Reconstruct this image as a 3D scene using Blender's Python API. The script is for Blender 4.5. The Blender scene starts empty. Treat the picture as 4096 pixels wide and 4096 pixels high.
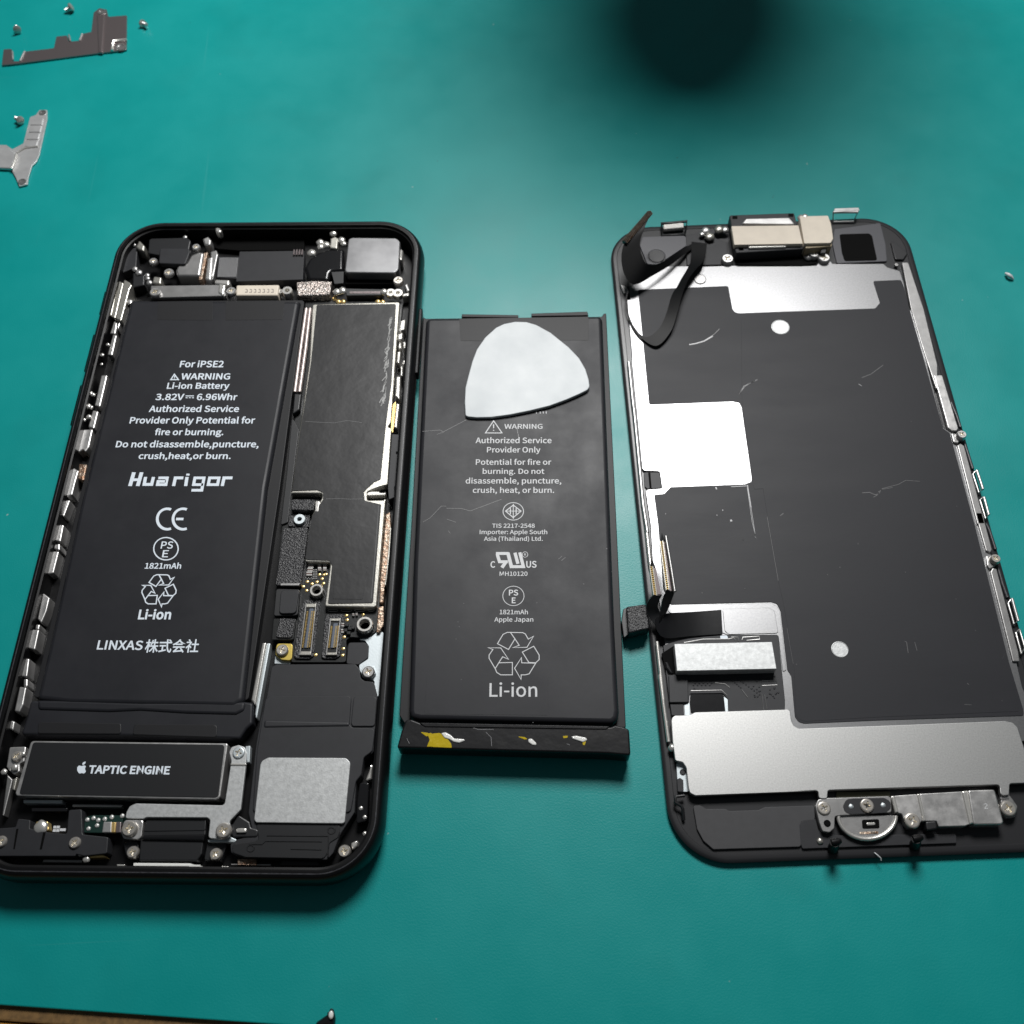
import bpy, bmesh, math, random
from mathutils import Vector, Matrix
from mathutils.geometry import delaunay_2d_cdt
random.seed(7)
scene = bpy.context.scene
COL = scene.collection
scene.unit_settings.system = 'METRIC'
scene.unit_settings.scale_length = 0.001          # one Blender unit is one millimetre
scene.unit_settings.length_unit = 'MILLIMETERS'

# ------------------------------------------------------------------ camera
F_PX, PITCH, CAM_H, ROLL = 4153.1, 1.0740, 174.53, -0.047
fwd = Vector((0, math.cos(PITCH), -math.sin(PITCH)))
r0 = Vector((1, 0, 0)); u0 = r0.cross(fwd)
rgt = math.cos(ROLL)*r0 + math.sin(ROLL)*u0
upv = -math.sin(ROLL)*r0 + math.cos(ROLL)*u0
cam_d = bpy.data.cameras.new('camera')
cam_d.sensor_width = 36.0
cam_d.lens = 36.0*F_PX/4096
cam_d.clip_start = 1.0; cam_d.clip_end = 5000
cam = bpy.data.objects.new('camera', cam_d); COL.objects.link(cam)
cam.matrix_world = Matrix(((rgt.x, upv.x, -fwd.x, 0), (rgt.y, upv.y, -fwd.y, 0), (rgt.z, upv.z, -fwd.z, CAM_H), (0, 0, 0, 1)))
scene.camera = cam
cam_d.dof.use_dof = True
cam_d.dof.focus_distance = 186
cam_d.dof.aperture_fstop = 0.034

# ------------------------------------------------------------------ light
world = bpy.data.worlds.new('World'); scene.world = world
world.use_nodes = True
wb = world.node_tree.nodes['Background']
wb.inputs[0].default_value = (0.80, 0.92, 1.0, 1); wb.inputs[1].default_value = 0.055
def area(name, loc, target, sx, sy, energy, col):
    d = bpy.data.lights.new(name, 'AREA'); d.shape = 'ELLIPSE'; d.size = sx; d.size_y = sy
    d.energy = energy; d.color = col
    o = bpy.data.objects.new(name, d); COL.objects.link(o); o.location = loc
    o.rotation_euler = (Vector(target)-Vector(loc)).to_track_quat('-Z', 'Y').to_euler()
    return o
area('desk_lamp', (55, 335, 340), (10, 120, 0), 172, 150, 2.2e6, (1.0, 0.995, 0.985))
scene.view_settings.view_transform = 'Standard'
scene.view_settings.look = 'None'
scene.view_settings.exposure = 0.0
scene.view_settings.gamma = 1.0
scene.view_settings.use_curve_mapping = False
scene.cycles.use_denoising = True
scene.cycles.max_bounces = 6

# ------------------------------------------------------------------ measuring
FR = {'w': (0, 0, 0), 'p': (-53.16, 97.905, -0.054), 'd': (56.372, 96.244, -0.009)}
def ray(u, v):
    return fwd*F_PX + rgt*(u-2048) - upv*(v-2048)
def W(u, v, z=0.0):
    """the point at height z that the photograph shows at (u, v)"""
    d = ray(u, v); t = (z-CAM_H)/d.z
    return Vector((d.x*t, d.y*t, z))
def L(p, z, fr):
    q = W(p[0], p[1], z); x, y, a = FR[fr]; c, s = math.cos(a), math.sin(a)
    dx, dy = q.x-x, q.y-y
    return Vector((c*dx+s*dy, -s*dx+c*dy, z))
_b0, _b1 = W(2053, 2950, 3.6), W(2053, 1300, 3.6)
FR['b'] = ((_b0.x+_b1.x)/2, (_b0.y+_b1.y)/2, math.atan2(_b1.y-_b0.y, _b1.x-_b0.x)-math.pi/2)
def view(ox, oy, size):
    k = size/1932
    return lambda *pts: [(ox+x*k, oy+y*k) for x, y in pts]
vA, vB, vC, vD = view(400, 850, 700), view(1000, 850, 700), view(300, 1250, 900), view(1050, 1450, 650)
vE, vF, vG, vH = view(1000, 1950, 650), view(0, 2000, 600), view(1000, 2250, 600), view(950, 2550, 700)
vI, vJ, vK, vM = view(0, 2600, 600), view(0, 3100, 600), view(400, 2950, 600), view(850, 3000, 750)
vN, vO = view(1550, 1150, 1000), view(1550, 2100, 1000)
vQ, vR, vS, vT = view(2400, 750, 700), view(2950, 780, 800), view(2450, 1450, 700), view(2450, 2100, 700)
vU, vV = view(2600, 2700, 700), view(3150, 2950, 946)
vW, vX, vY, vZ = view(3500, 1500, 596), view(3500, 2050, 596), view(3500, 2600, 596), view(0, 0, 800)
vP1, vP2, vBB, vCC = view(400, 1100, 400), view(250, 1500, 500), view(400, 1900, 800), view(1450, 1850, 800)
vNZ, vEE, vFH = view(560, 2550, 500), view(0, 2850, 750), view(2950, 1950, 750)

# ------------------------------------------------------------------ materials
def M(name, col, met=0.0, rough=0.5, bump=0.0, bsc=4.0, var=0.0, vsc=0.6, col2=None, rvar=0.0, spec=0.5, coat=0.0, stretch=None, bdist=0.05):
    m = bpy.data.materials.new(name); m.use_nodes = True
    nt = m.node_tree; n = nt.nodes; b = n['Principled BSDF']
    b.inputs['Base Color'].default_value = (*col, 1); b.inputs['Metallic'].default_value = met
    b.inputs['Roughness'].default_value = rough; b.inputs['Specular IOR Level'].default_value = spec
    b.inputs['Coat Weight'].default_value = coat; b.inputs['Coat Roughness'].default_value = 0.15
    tc = n.new('ShaderNodeTexCoord'); src = tc.outputs['Object']
    if stretch:
        mp = n.new('ShaderNodeMapping'); mp.inputs['Scale'].default_value = stretch
        nt.links.new(src, mp.inputs[0]); src = mp.outputs[0]
    if bump:
        t = n.new('ShaderNodeTexNoise'); t.inputs['Scale'].default_value = bsc; t.inputs['Detail'].default_value = 4
        nt.links.new(src, t.inputs['Vector'])
        bp = n.new('ShaderNodeBump'); bp.inputs['Strength'].default_value = bump; bp.inputs['Distance'].default_value = bdist
        nt.links.new(t.outputs[0], bp.inputs['Height']); nt.links.new(bp.outputs[0], b.inputs['Normal'])
    if var or col2 or rvar:
        t = n.new('ShaderNodeTexNoise'); t.inputs['Scale'].default_value = vsc; t.inputs['Detail'].default_value = 6; t.inputs['Roughness'].default_value = 0.6
        nt.links.new(src, t.inputs['Vector'])
        mr = n.new('ShaderNodeMapRange'); mr.inputs[1].default_value = 0.3; mr.inputs[2].default_value = 0.7
        nt.links.new(t.outputs[0], mr.inputs[0])
        if var or col2:
            mx = n.new('ShaderNodeMix'); mx.data_type = 'RGBA'
            c2 = col2 or tuple(min(1, c*(1+var)) for c in col)
            mx.inputs['A'].default_value = (*(col if col2 else tuple(c*(1-var) for c in col)), 1); mx.inputs['B'].default_value = (*c2, 1)
            nt.links.new(mr.outputs[0], mx.inputs['Factor']); nt.links.new(mx.outputs['Result'], b.inputs['Base Color'])
        if rvar:
            m2 = n.new('ShaderNodeMapRange'); m2.inputs[3].default_value = rough-rvar; m2.inputs[4].default_value = rough+rvar
            nt.links.new(mr.outputs[0], m2.inputs[0]); nt.links.new(m2.outputs[0], b.inputs['Roughness'])
    return m
teal = M('teal_rubber', (0.0, 0.262, 0.252), rough=0.40, bump=0.22, bsc=3.2, var=0.05, vsc=0.05, rvar=0.05, spec=0.42, bdist=0.12)
_nt = teal.node_tree; _b = _nt.nodes['Principled BSDF']
_tc = next(n for n in _nt.nodes if n.type == 'TEX_COORD')
_prev = _b.inputs['Base Color'].links[0].from_socket
def _mark(prev, scale, stretch, rot, lo, hi, col, fac):
    mp = _nt.nodes.new('ShaderNodeMapping'); mp.inputs['Scale'].default_value = stretch; mp.inputs['Rotation'].default_value = (0, 0, rot)
    t = _nt.nodes.new('ShaderNodeTexNoise'); t.inputs['Scale'].default_value = scale; t.inputs['Detail'].default_value = 2
    r = _nt.nodes.new('ShaderNodeMapRange'); r.inputs[1].default_value = lo; r.inputs[2].default_value = hi; r.inputs[4].default_value = fac
    x = _nt.nodes.new('ShaderNodeMix'); x.data_type = 'RGBA'; x.inputs['B'].default_value = (*col, 1)
    for p, q in ((_tc.outputs['Object'], mp.inputs[0]), (mp.outputs[0], t.inputs['Vector']), (t.outputs[0], r.inputs[0]), (r.outputs[0], x.inputs['Factor']), (prev, x.inputs['A'])): _nt.links.new(p, q)
    return x.outputs['Result']
_prev = _mark(_prev, 0.055, (1, 1, 1), 0.0, 0.55, 0.75, (0.0, 0.21, 0.20), 0.35)      # darker handled patches
_prev = _mark(_prev, 0.9, (1, 0.02, 1), 0.9, 0.72, 0.78, (0.06, 0.33, 0.32), 0.15)   # fine scuffs
_prev = _mark(_prev, 1.1, (0.02, 1, 1), 0.5, 0.73, 0.79, (0.06, 0.33, 0.32), 0.15)
_prev = _mark(_prev, 0.55, (1, 1, 1), 0.0, 0.775, 0.80, (0.30, 0.42, 0.40), 0.7)     # dust
_prev = _mark(_prev, 0.4, (1, 1, 1), 1.0, 0.785, 0.82, (0.01, 0.06, 0.06), 0.7)      # dark specks
_nt.links.new(_prev, _b.inputs['Base Color'])
wood_brown = M('dark_board', (0.16, 0.09, 0.03), rough=0.6, bump=0.4, bsc=1.5, var=0.35, vsc=1.0)
wood_yellow = M('yellow_wood', (0.62, 0.30, 0.05), rough=0.5, var=0.15, vsc=0.4)
black_alu = M('black_anodised', (0.004, 0.004, 0.0045), rough=0.38, bump=0.05, bsc=8, spec=0.25)
rim_wear = M('worn_rim', (0.035, 0.035, 0.04), rough=0.4, bump=0.3, bsc=5, var=0.5, vsc=2.0)
black_pl = M('black_plastic', (0.010, 0.0105, 0.012), rough=0.42, bump=0.08, bsc=5)
dark_pl = M('dark_grey_plastic', (0.021, 0.0215, 0.0245), rough=0.5, spec=0.36, bump=0.18, bsc=7, var=0.1, vsc=0.5)
gloss_bl = M('glossy_black', (0.008, 0.008, 0.009), rough=0.2, bump=0.12, bsc=0.9, spec=0.5)
void_bl = M('dark_gap', (0.003, 0.003, 0.003), rough=0.7, spec=0.06)
pouch = M('battery_wrap', (0.0165, 0.017, 0.0205), rough=0.47, spec=0.28, bump=0.10, bsc=0.12, bdist=0.3, rvar=0.06, vsc=0.10, var=0.04)
pouch_dk = M('battery_tape', (0.012, 0.012, 0.0135), rough=0.5, bump=0.06, bsc=2, spec=0.3)
wrinkle = M('wrinkled_wrap', (0.010, 0.010, 0.011), rough=0.34, bump=0.25, bsc=0.22, bdist=0.35, spec=0.22)
film = M('graphite_film', (0.0195, 0.020, 0.0238), rough=0.52, spec=0.26, bump=0.10, bsc=1.2, var=0.05, vsc=0.08, rvar=0.03, stretch=(0.4, 1.6, 1))
film_g = M('glossy_black_film', (0.017, 0.017, 0.018), rough=0.36, bump=0.30, bsc=0.14, bdist=0.4, spec=0.38)
rough_bl = M('textured_black', (0.020, 0.020, 0.022), rough=0.32, bump=1.0, bsc=3.2, bdist=0.22)
steel = M('brushed_steel', (0.58, 0.57, 0.56), met=0.82, rough=0.36, bump=0.15, bsc=5, rvar=0.06, vsc=0.5, var=0.08, bdist=0.04)
steel_dk = M('dull_steel', (0.36, 0.355, 0.35), met=0.85, rough=0.38, bump=0.25, bsc=4, var=0.12, vsc=0.5, bdist=0.04)
grain = M('grained_steel_plate', (0.30, 0.30, 0.305), met=0.95, rough=0.345, bump=0.16, bsc=9.0, vsc=3.0, var=0.10, bdist=0.03)
matte_mt = M('matte_metal_plate', (0.50, 0.51, 0.51), met=0.6, rough=0.5, bump=0.4, bsc=4.5, var=0.16, vsc=1.6, bdist=0.04)
shiny = M('bright_steel', (0.76, 0.74, 0.70), met=0.72, rough=0.27, bump=0.2, bsc=2.0, bdist=0.06)
slotm = M('screw_recess', (0.85, 0.80, 0.70), met=0.7, rough=0.22, bump=0.5, bsc=3)
tinned = M('tinned_strip', (0.48, 0.465, 0.42), met=0.8, rough=0.35, bump=0.3, bsc=3, bdist=0.06)
pinkmt = M('pinkish_steel', (0.34, 0.29, 0.29), met=0.85, rough=0.3, bump=0.08, bsc=0.6)
gold = M('gold_contact', (0.85, 0.62, 0.25), met=0.75, rough=0.28)
copper = M('stained_copper', (0.22, 0.10, 0.05), met=0.8, rough=0.4, bump=1.0, bsc=1.8, col2=(0.50, 0.43, 0.35), vsc=1.3, bdist=0.25)
brass = M('yellow_tab', (0.55, 0.42, 0.10), met=0.7, rough=0.45)
pcb = M('black_circuit_board', (0.006, 0.007, 0.007), rough=0.35, bump=0.2, bsc=3)
pcb_gn = M('green_circuit_board', (0.01, 0.03, 0.025), rough=0.3, bump=0.5, bsc=1.2)
cream = M('cream_label', (0.72, 0.64, 0.53), rough=0.5, var=0.05, vsc=0.4, bump=0.05)
white_pl = M('white_plastic', (0.62, 0.65, 0.66), rough=0.45, bump=0.06, bsc=0.35, col2=(0.53, 0.565, 0.58), vsc=0.13, rvar=0.02)
cap_gr = M('chip_end', (0.62, 0.62, 0.60), met=0.4, rough=0.35)
cap_bn = M('chip_body', (0.12, 0.08, 0.07), rough=0.4)
blue_gr = M('connector_core', (0.10, 0.12, 0.16), rough=0.4)
print_m = M('white_print', (0.74, 0.81, 0.88), rough=0.5)
print_g = M('pale_grey_print', (0.62, 0.63, 0.64), rough=0.5)
scratchm = M('scratch', (0.10, 0.10, 0.103), rough=0.4)
scratchb = M('bright_scratch', (0.30, 0.30, 0.31), rough=0.3)
kapton = M('yellow_film', (0.48, 0.36, 0.015), rough=0.16, bump=0.6, bsc=0.8, bdist=0.2, spec=0.7)
glue = M('white_glue', (0.75, 0.75, 0.72), rough=0.12, bump=0.4, bsc=1.0, bdist=0.15)
steel_lt = M('light_chassis', (0.55, 0.60, 0.62), met=0.7, rough=0.45, bump=0.2, bsc=3)
gray_frame = M('grey_bezel', (0.022, 0.022, 0.024), rough=0.33, bump=0.08, bsc=4)

# ------------------------------------------------------------------ mesh helpers
def empty(name, fr, label, cat, group=None):
    o = bpy.data.objects.new(name, None); COL.objects.link(o)
    x, y, a = FR[fr]; o.location = (x, y, 0); o.rotation_euler = (0, 0, a); o.empty_display_size = 5
    o['label'] = label; o['category'] = cat
    if group: o['group'] = group
    return o
def obj(name, bm, mat, parent=None, smooth=35):
    me = bpy.data.meshes.new(name)
    bmesh.ops.recalc_face_normals(bm, faces=bm.faces[:])
    bm.faces.index_update(); flat = [f.index for f in bm.faces if f.material_index == 7]
    for f in bm.faces:
        f.smooth = True; f.material_index = 0
    bm.to_mesh(me); bm.free()
    me.set_sharp_from_angle(angle=math.radians(smooth))
    for i in flat: me.polygons[i].use_smooth = False
    if isinstance(mat, (list, tuple)):
        for m in mat: me.materials.append(m)
    else: me.materials.append(mat)
    o = bpy.data.objects.new(name, me); COL.objects.link(o)
    if parent is not None: o.parent = parent
    return o
def fillet(pts, r, n=5):
    out = []; N = len(pts)
    for i in range(N):
        p, a, b = Vector(pts[i][:2]), Vector(pts[i-1][:2]), Vector(pts[(i+1) % N][:2])
        d1, d2 = (a-p), (b-p); l1, l2 = d1.length, d2.length
        if l1 < 1e-6 or l2 < 1e-6: continue
        d1 /= l1; d2 /= l2
        ang = d1.angle(d2, math.pi)
        if r <= 0 or ang > 2.95 or ang < 0.05: out.append(p); continue
        t = min(r/math.tan(ang/2), 0.45*l1, 0.45*l2)
        p0, p1 = p+d1*t, p+d2*t
        for k in range(n+1):
            s = k/n
            out.append(p0*(1-s)**2 + p*2*s*(1-s) + p1*s*s)
    res = []
    for q in out:
        if not res or (q-res[-1]).length > 1e-4: res.append(q)
    if (res[0]-res[-1]).length < 1e-4: res.pop()
    A = sum(res[i].x*res[(i+1) % len(res)].y-res[(i+1) % len(res)].x*res[i].y for i in range(len(res)))
    return res if A > 0 else res[::-1]
def inset(poly, d):
    out = []; N = len(poly)
    for i in range(N):
        a, p, b = poly[i-1], poly[i], poly[(i+1) % N]
        e1 = (p-a).normalized(); e2 = (b-p).normalized()
        n1 = Vector((-e1.y, e1.x)); n2 = Vector((-e2.y, e2.x))
        m = n1+n2
        if m.length < 1e-6: m = n1
        m.normalize(); c = max(0.5, m.dot(n1))
        out.append(p+m*(d/c))
    return out
def add_prism(bm, poly, z0, z1, b=0.0, steps=1, zf=None):
    """prism over a counter-clockwise polygon; b rounds the top edge; zf(x, y) shifts heights"""
    rings = [(poly, z0)]
    if b <= 0: rings.append((poly, z1))
    else:
        for k in range(steps+1):
            a = math.pi/2*k/steps
            rings.append((inset(poly, b*(1-math.cos(a))) if k else poly, z1-b+b*math.sin(a)))
    vs = [[bm.verts.new((q.x, q.y, z+(zf(q.x, q.y) if zf else 0))) for q in ring] for ring, z in rings]
    n = len(poly)
    for r1, r2 in zip(vs, vs[1:]):
        for i in range(n):
            bm.faces.new((r1[i], r1[(i+1) % n], r2[(i+1) % n], r2[i]))
    for ring, (pl, z), flip in ((vs[-1], rings[-1], False), (vs[0], rings[0], True)):
        cv, _, cf, ov, _, _ = delaunay_2d_cdt([Vector(q) for q in pl], [], [list(range(n))], 1, 1e-6)
        vm = [ring[ov[i][0]] if ov[i] else bm.verts.new((cv[i].x, cv[i].y, z+(zf(cv[i].x, cv[i].y) if zf else 0))) for i in range(len(cv))]
        for t in cf:
            t = [vm[i] for i in t]
            if len(set(t)) < 3: continue
            try: f = bm.faces.new(t[::-1] if flip else t); f.material_index = 7
            except ValueError: pass
def slab(name, px, z0, z1, mat, parent, fr, r=0.3, b=0.10, steps=2, smooth=35):
    bm = bmesh.new()
    add_prism(bm, fillet([L(p, z1, fr) for p in px], r), z0, z1, b, steps)
    return obj(name, bm, mat, parent, smooth)
def slabs(name, pxs, z0, z1, mat, parent, fr, r=0.15, b=0.06):
    return [slab(name, p, z0, z1, mat, parent, fr, r, b) for p in pxs]
def add_lathe(bm, c, prof, n=28, lob=0, amp=0):
    rings = []
    for r, z in prof:
        if r < 1e-5: rings.append([bm.verts.new((c.x, c.y, z))])
        else: rings.append([bm.verts.new((c.x+r*(1+amp*math.cos(lob*2*math.pi*k/n))*math.cos(2*math.pi*k/n), c.y+r*(1+amp*math.cos(lob*2*math.pi*k/n))*math.sin(2*math.pi*k/n), z)) for k in range(n)])
    for a, b in zip(rings, rings[1:]):
        for k in range(n):
            k2 = (k+1) % n
            if len(a) == 1 and len(b) == 1: continue
            if len(a) == 1: bm.faces.new((a[0], b[k], b[k2]))
            elif len(b) == 1: bm.faces.new((a[k], a[k2], b[0]))
            else: bm.faces.new((a[k], a[k2], b[k2], b[k]))
def add_box(bm, c, hx, hy, z0, z1, a=0.0):
    ca, sa = math.cos(a), math.sin(a)
    P = [(c.x+ca*x-sa*y, c.y+sa*x+ca*y) for x, y in ((-hx, -hy), (hx, -hy), (hx, hy), (-hx, hy))]
    add_prism(bm, [Vector(p) for p in P], z0, z1, min(0.04, hx*.3, hy*.3), 1)
def add_tube(bm, pts, r, n=8):
    pts = [Vector(p) for p in pts]; rings = []
    for i, p in enumerate(pts):
        t = (pts[min(i+1, len(pts)-1)]-pts[max(i-1, 0)]).normalized()
        ref = Vector((0, 0, 1)) if abs(t.z) < 0.9 else Vector((1, 0, 0))
        a = t.cross(ref).normalized(); b = t.cross(a)
        rr = r[i] if isinstance(r, (list, tuple)) else r
        rings.append([bm.verts.new(p+a*rr*math.cos(2*math.pi*k/n)+b*rr*math.sin(2*math.pi*k/n)) for k in range(n)])
    for x, y in zip(rings, rings[1:]):
        for k in range(n): bm.faces.new((x[k], x[(k+1) % n], y[(k+1) % n], y[k]))
    bm.faces.new(rings[0][::-1]); bm.faces.new(rings[-1])
def tube(name, pts, r, mat, parent, n=8):
    bm = bmesh.new(); add_tube(bm, pts, r, n); return obj(name, bm, mat, parent, 50)
def screw(p, z, rpx, parent, fr, h=0.35, name='screw', mat=None, flat=False):
    """pan-head cross-recess screw seated at height z; the recess is a sub-part"""
    c = L(p, z+h, fr); r = (L((p[0]+rpx, p[1]), z+h, fr)-c).length
    bm = bmesh.new()
    add_lathe(bm, c, [(r*0.97, z-0.3), (r, z), (r, z+h*0.45), (r*0.93, z+h*0.8), (r*0.80, z+h)], 28)
    a0 = random.uniform(0, 1.5); w = r*0.17; l = r*0.60; P = []
    for k in range(4):
        a = a0+k*math.pi/2; d = Vector((math.cos(a), math.sin(a))); e = Vector((-d.y, d.x)); o = Vector((c.x, c.y))
        P += [o+d*w-e*w, o+d*l-e*w*0.7, o+d*l+e*w*0.7]
    C = [Vector((c.x+r*0.80*math.cos(2*math.pi*k/28), c.y+r*0.80*math.sin(2*math.pi*k/28))) for k in range(28)]
    cv, _, cf, _, _, _ = delaunay_2d_cdt(C+P, [(28+k, 28+(k+1) % 12) for k in range(12)], [list(range(28))], 1, 1e-6)
    vm = [bm.verts.new((q.x, q.y, z+h)) for q in cv]
    def inside(q):
        n = 0
        for i in range(12):
            u, v = P[i], P[(i+1) % 12]
            if (u.y > q.y) != (v.y > q.y) and q.x < (v.x-u.x)*(q.y-u.y)/(v.y-u.y)+u.x: n += 1
        return n % 2
    for t in cf:
        if not inside((cv[t[0]]+cv[t[1]]+cv[t[2]])/3): bm.faces.new([vm[i] for i in t]).material_index = 7
    bmesh.ops.remove_doubles(bm, verts=bm.verts[:], dist=1e-5)
    s = obj(name, bm, mat or screw_m, parent, 30)
    bm = bmesh.new(); zt = z+h
    top = [bm.verts.new((q.x, q.y, zt)) for q in P]; low = [bm.verts.new((c.x+(q.x-c.x)*0.55, c.y+(q.y-c.y)*0.55, zt-0.32*r)) for q in P]; mid = bm.verts.new((c.x, c.y, zt-0.36*r))
    for k in range(12):
        bm.faces.new((top[k], top[(k+1) % 12], low[(k+1) % 12], low[k])); bm.faces.new((low[k], low[(k+1) % 12], mid))
    obj('recess', bm, slotm, s, 10)
    return s
def post(p, z0, z1, ro, ri, parent, fr, name='standoff', lob=0, mat=None):
    c = L(p, z1, fr); k = (L((p[0]+1, p[1]), z1, fr)-c).length
    ro *= k; ri *= k
    bm = bmesh.new()
    n = 60 if lob else 28
    add_lathe(bm, c, [(ro*0.95, z0), (ro, z1-0.25), (ro*0.9, z1)], n, lob, 0.05 if lob else 0)
    add_lathe(bm, c, [(ro*0.9, z1), (ri*1.1, z1), (ri, z1-0.1), (ri*0.9, z0+0.2), (0, z0+0.2)], n)
    return obj(name, bm, mat or shiny, parent, 30)
def ball(p, z, rpx, mat, parent, fr, name='solder_bead', sz=0.6):
    c = L(p, z, fr); r = (L((p[0]+rpx, p[1]), z, fr)-c).length
    bm = bmesh.new()
    bmesh.ops.create_icosphere(bm, subdivisions=3, radius=1)
    for v in bm.verts:
        k = 1+0.08*math.sin(5*v.co.x+3*v.co.y)
        v.co = Vector((c.x+v.co.x*r*k, c.y+v.co.y*r*k, z-r*sz*0.4+v.co.z*r*sz))
    return obj(name, bm, mat, parent, 60)

# ------------------------------------------------------------------ print
try: FONT = bpy.data.fonts.load(bpy.utils.system_resource('DATAFILES')+'/fonts/Noto Sans CJK Regular.woff2')
except Exception: FONT = None
def add_stroke(bm, pts, w, z, closed=False):
    pts = [Vector(p[:2]) for p in pts]; N = len(pts); lo, hi = [], []
    for i in range(N):
        a = pts[i-1] if (i or closed) else None; b = pts[(i+1) % N] if (i < N-1 or closed) else None
        p = pts[i]
        e1 = (p-a).normalized() if a is not None else (b-p).normalized()
        e2 = (b-p).normalized() if b is not None else e1
        n1 = Vector((-e1.y, e1.x)); n2 = Vector((-e2.y, e2.x)); m = n1+n2
        if m.length < 0.2: m = n1
        m.normalize(); d = w/2/max(0.45, m.dot(n1))
        lo.append(bm.verts.new((*(p-m*d), z))); hi.append(bm.verts.new((*(p+m*d), z)))
    for i in range(N if closed else N-1):
        j = (i+1) % N
        bm.faces.new((lo[i], lo[j], hi[j], hi[i]))
def pstroke(bm, px, wpx, z, fr, closed=False):
    """a printed line through photograph points, wpx photograph pixels wide"""
    q = [L(p, z, fr) for p in px]
    k = (L((px[0][0]+1, px[0][1]), z, fr)-q[0]).length
    add_stroke(bm, q, wpx*k, z, closed)
def arc(c, rx, ry, a0, a1, n=24):
    return [(c[0]+rx*math.cos(math.radians(a0+(a1-a0)*k/n)), c[1]-ry*math.sin(math.radians(a0+(a1-a0)*k/n))) for k in range(n+1)]
def text(bm, s, p0, p1, top, z, fr, weight=0.022, shear=0.0):
    """text from p0 to p1 (photograph points on the baseline), capitals reaching the row top"""
    c = bpy.data.curves.new('print', 'FONT'); c.body = s; c.offset = weight*0.27; c.resolution_u = 3
    if FONT: c.font = FONT
    o = bpy.data.objects.new('print', c); COL.objects.link(o)
    bpy.context.view_layer.update()
    me = bpy.data.meshes.new_from_object(o.evaluated_get(bpy.context.evaluated_depsgraph_get()))
    c2 = c.copy(); c2.body = 'H'; o.data = c2; bpy.context.view_layer.update()
    mh = bpy.data.meshes.new_from_object(o.evaluated_get(bpy.context.evaluated_depsgraph_get()))
    H = max(v.co.y for v in mh.vertices)-min(v.co.y for v in mh.vertices); b0 = min(v.co.y for v in mh.vertices)
    bpy.data.objects.remove(o); bpy.data.curves.remove(c); bpy.data.curves.remove(c2)
    x0 = min(v.co.x for v in me.vertices); x1 = max(v.co.x for v in me.vertices)
    a, b = L(p0, z, fr), L(p1, z, fr); d = (b-a); w = d.length; d.normalize()
    up = Vector((-d.y, d.x, 0))
    mid = ((p0[0]+p1[0])/2, (p0[1]+p1[1])/2)
    h = abs((L((mid[0], top), z, fr)-L(mid, z, fr)).dot(up))
    vs = [bm.verts.new(a + d*((v.co.x-x0)/(x1-x0)*w) + up*((v.co.y-b0)/H*h) + d*((v.co.y-b0)/H*h*shear)) for v in me.vertices]
    for p in me.polygons:
        try: bm.faces.new([vs[i] for i in p.vertices])
        except ValueError: pass
    bpy.data.meshes.remove(me); bpy.data.meshes.remove(mh)
def printed(name, bm, mat, parent):
    for f in bm.faces:
        f.normal_update()
        if f.normal.z < 0: f.normal_flip()
    me = bpy.data.meshes.new(name); bm.to_mesh(me); bm.free(); me.materials.append(mat)
    o = bpy.data.objects.new(name, me); COL.objects.link(o); o.parent = parent
    return o
RECYCLE = [[(850, 917), (893, 845), (925, 830), (950, 830), (985, 880), (935, 962)],
           [(950, 830), (1045, 832), (1065, 842), (1088, 882), (1128, 860), (1078, 945), (968, 948), (1018, 930), (985, 880)],
           [(1042, 982), (1130, 937), (1172, 1005), (1172, 1040), (1145, 1065), (1092, 1062)],
           [(1145, 1068), (1095, 1150), (1065, 1158), (1033, 1158), (1032, 1193), (982, 1107), (1035, 1025), (1037, 1065)],
           [(965, 1062), (965, 1158), (875, 1158), (845, 1140), (832, 1110), (860, 1065)],
           [(832, 1110), (785, 1030), (785, 1005), (815, 962), (777, 948), (875, 950), (935, 1038), (890, 1018), (860, 1065)]]

flex_bl = M('matte_black_flex', (0.004, 0.004, 0.0045), rough=0.5, spec=0.2)

cam_mt = M('smudged_camera_can', (0.22, 0.22, 0.225), met=0.7, rough=0.38, bump=0.05, bsc=0.5, col2=(0.29, 0.29, 0.295), vsc=0.14, rvar=0.04)
coax_m = M('pinkish_cable', (0.50, 0.43, 0.41), met=0.6, rough=0.4)
bracket_m = M('pale_bracket', (0.62, 0.62, 0.62), met=0.6, rough=0.35, bump=0.15, bsc=2, var=0.1, vsc=0.4)
screw_m = M('screw_steel', (0.52, 0.49, 0.45), met=0.7, rough=0.34, bump=0.2, bsc=2.0, bdist=0.06)

plate2 = M('satin_plate', (0.56, 0.56, 0.55), met=0.95, rough=0.40, bump=0.16, bsc=9.0, vsc=4.0, var=0.13, bdist=0.03)
matte_gr = M('matte_grey_frame', (0.036, 0.036, 0.039), rough=0.6, bump=0.1, bsc=6, var=0.08, vsc=0.8)

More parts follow.
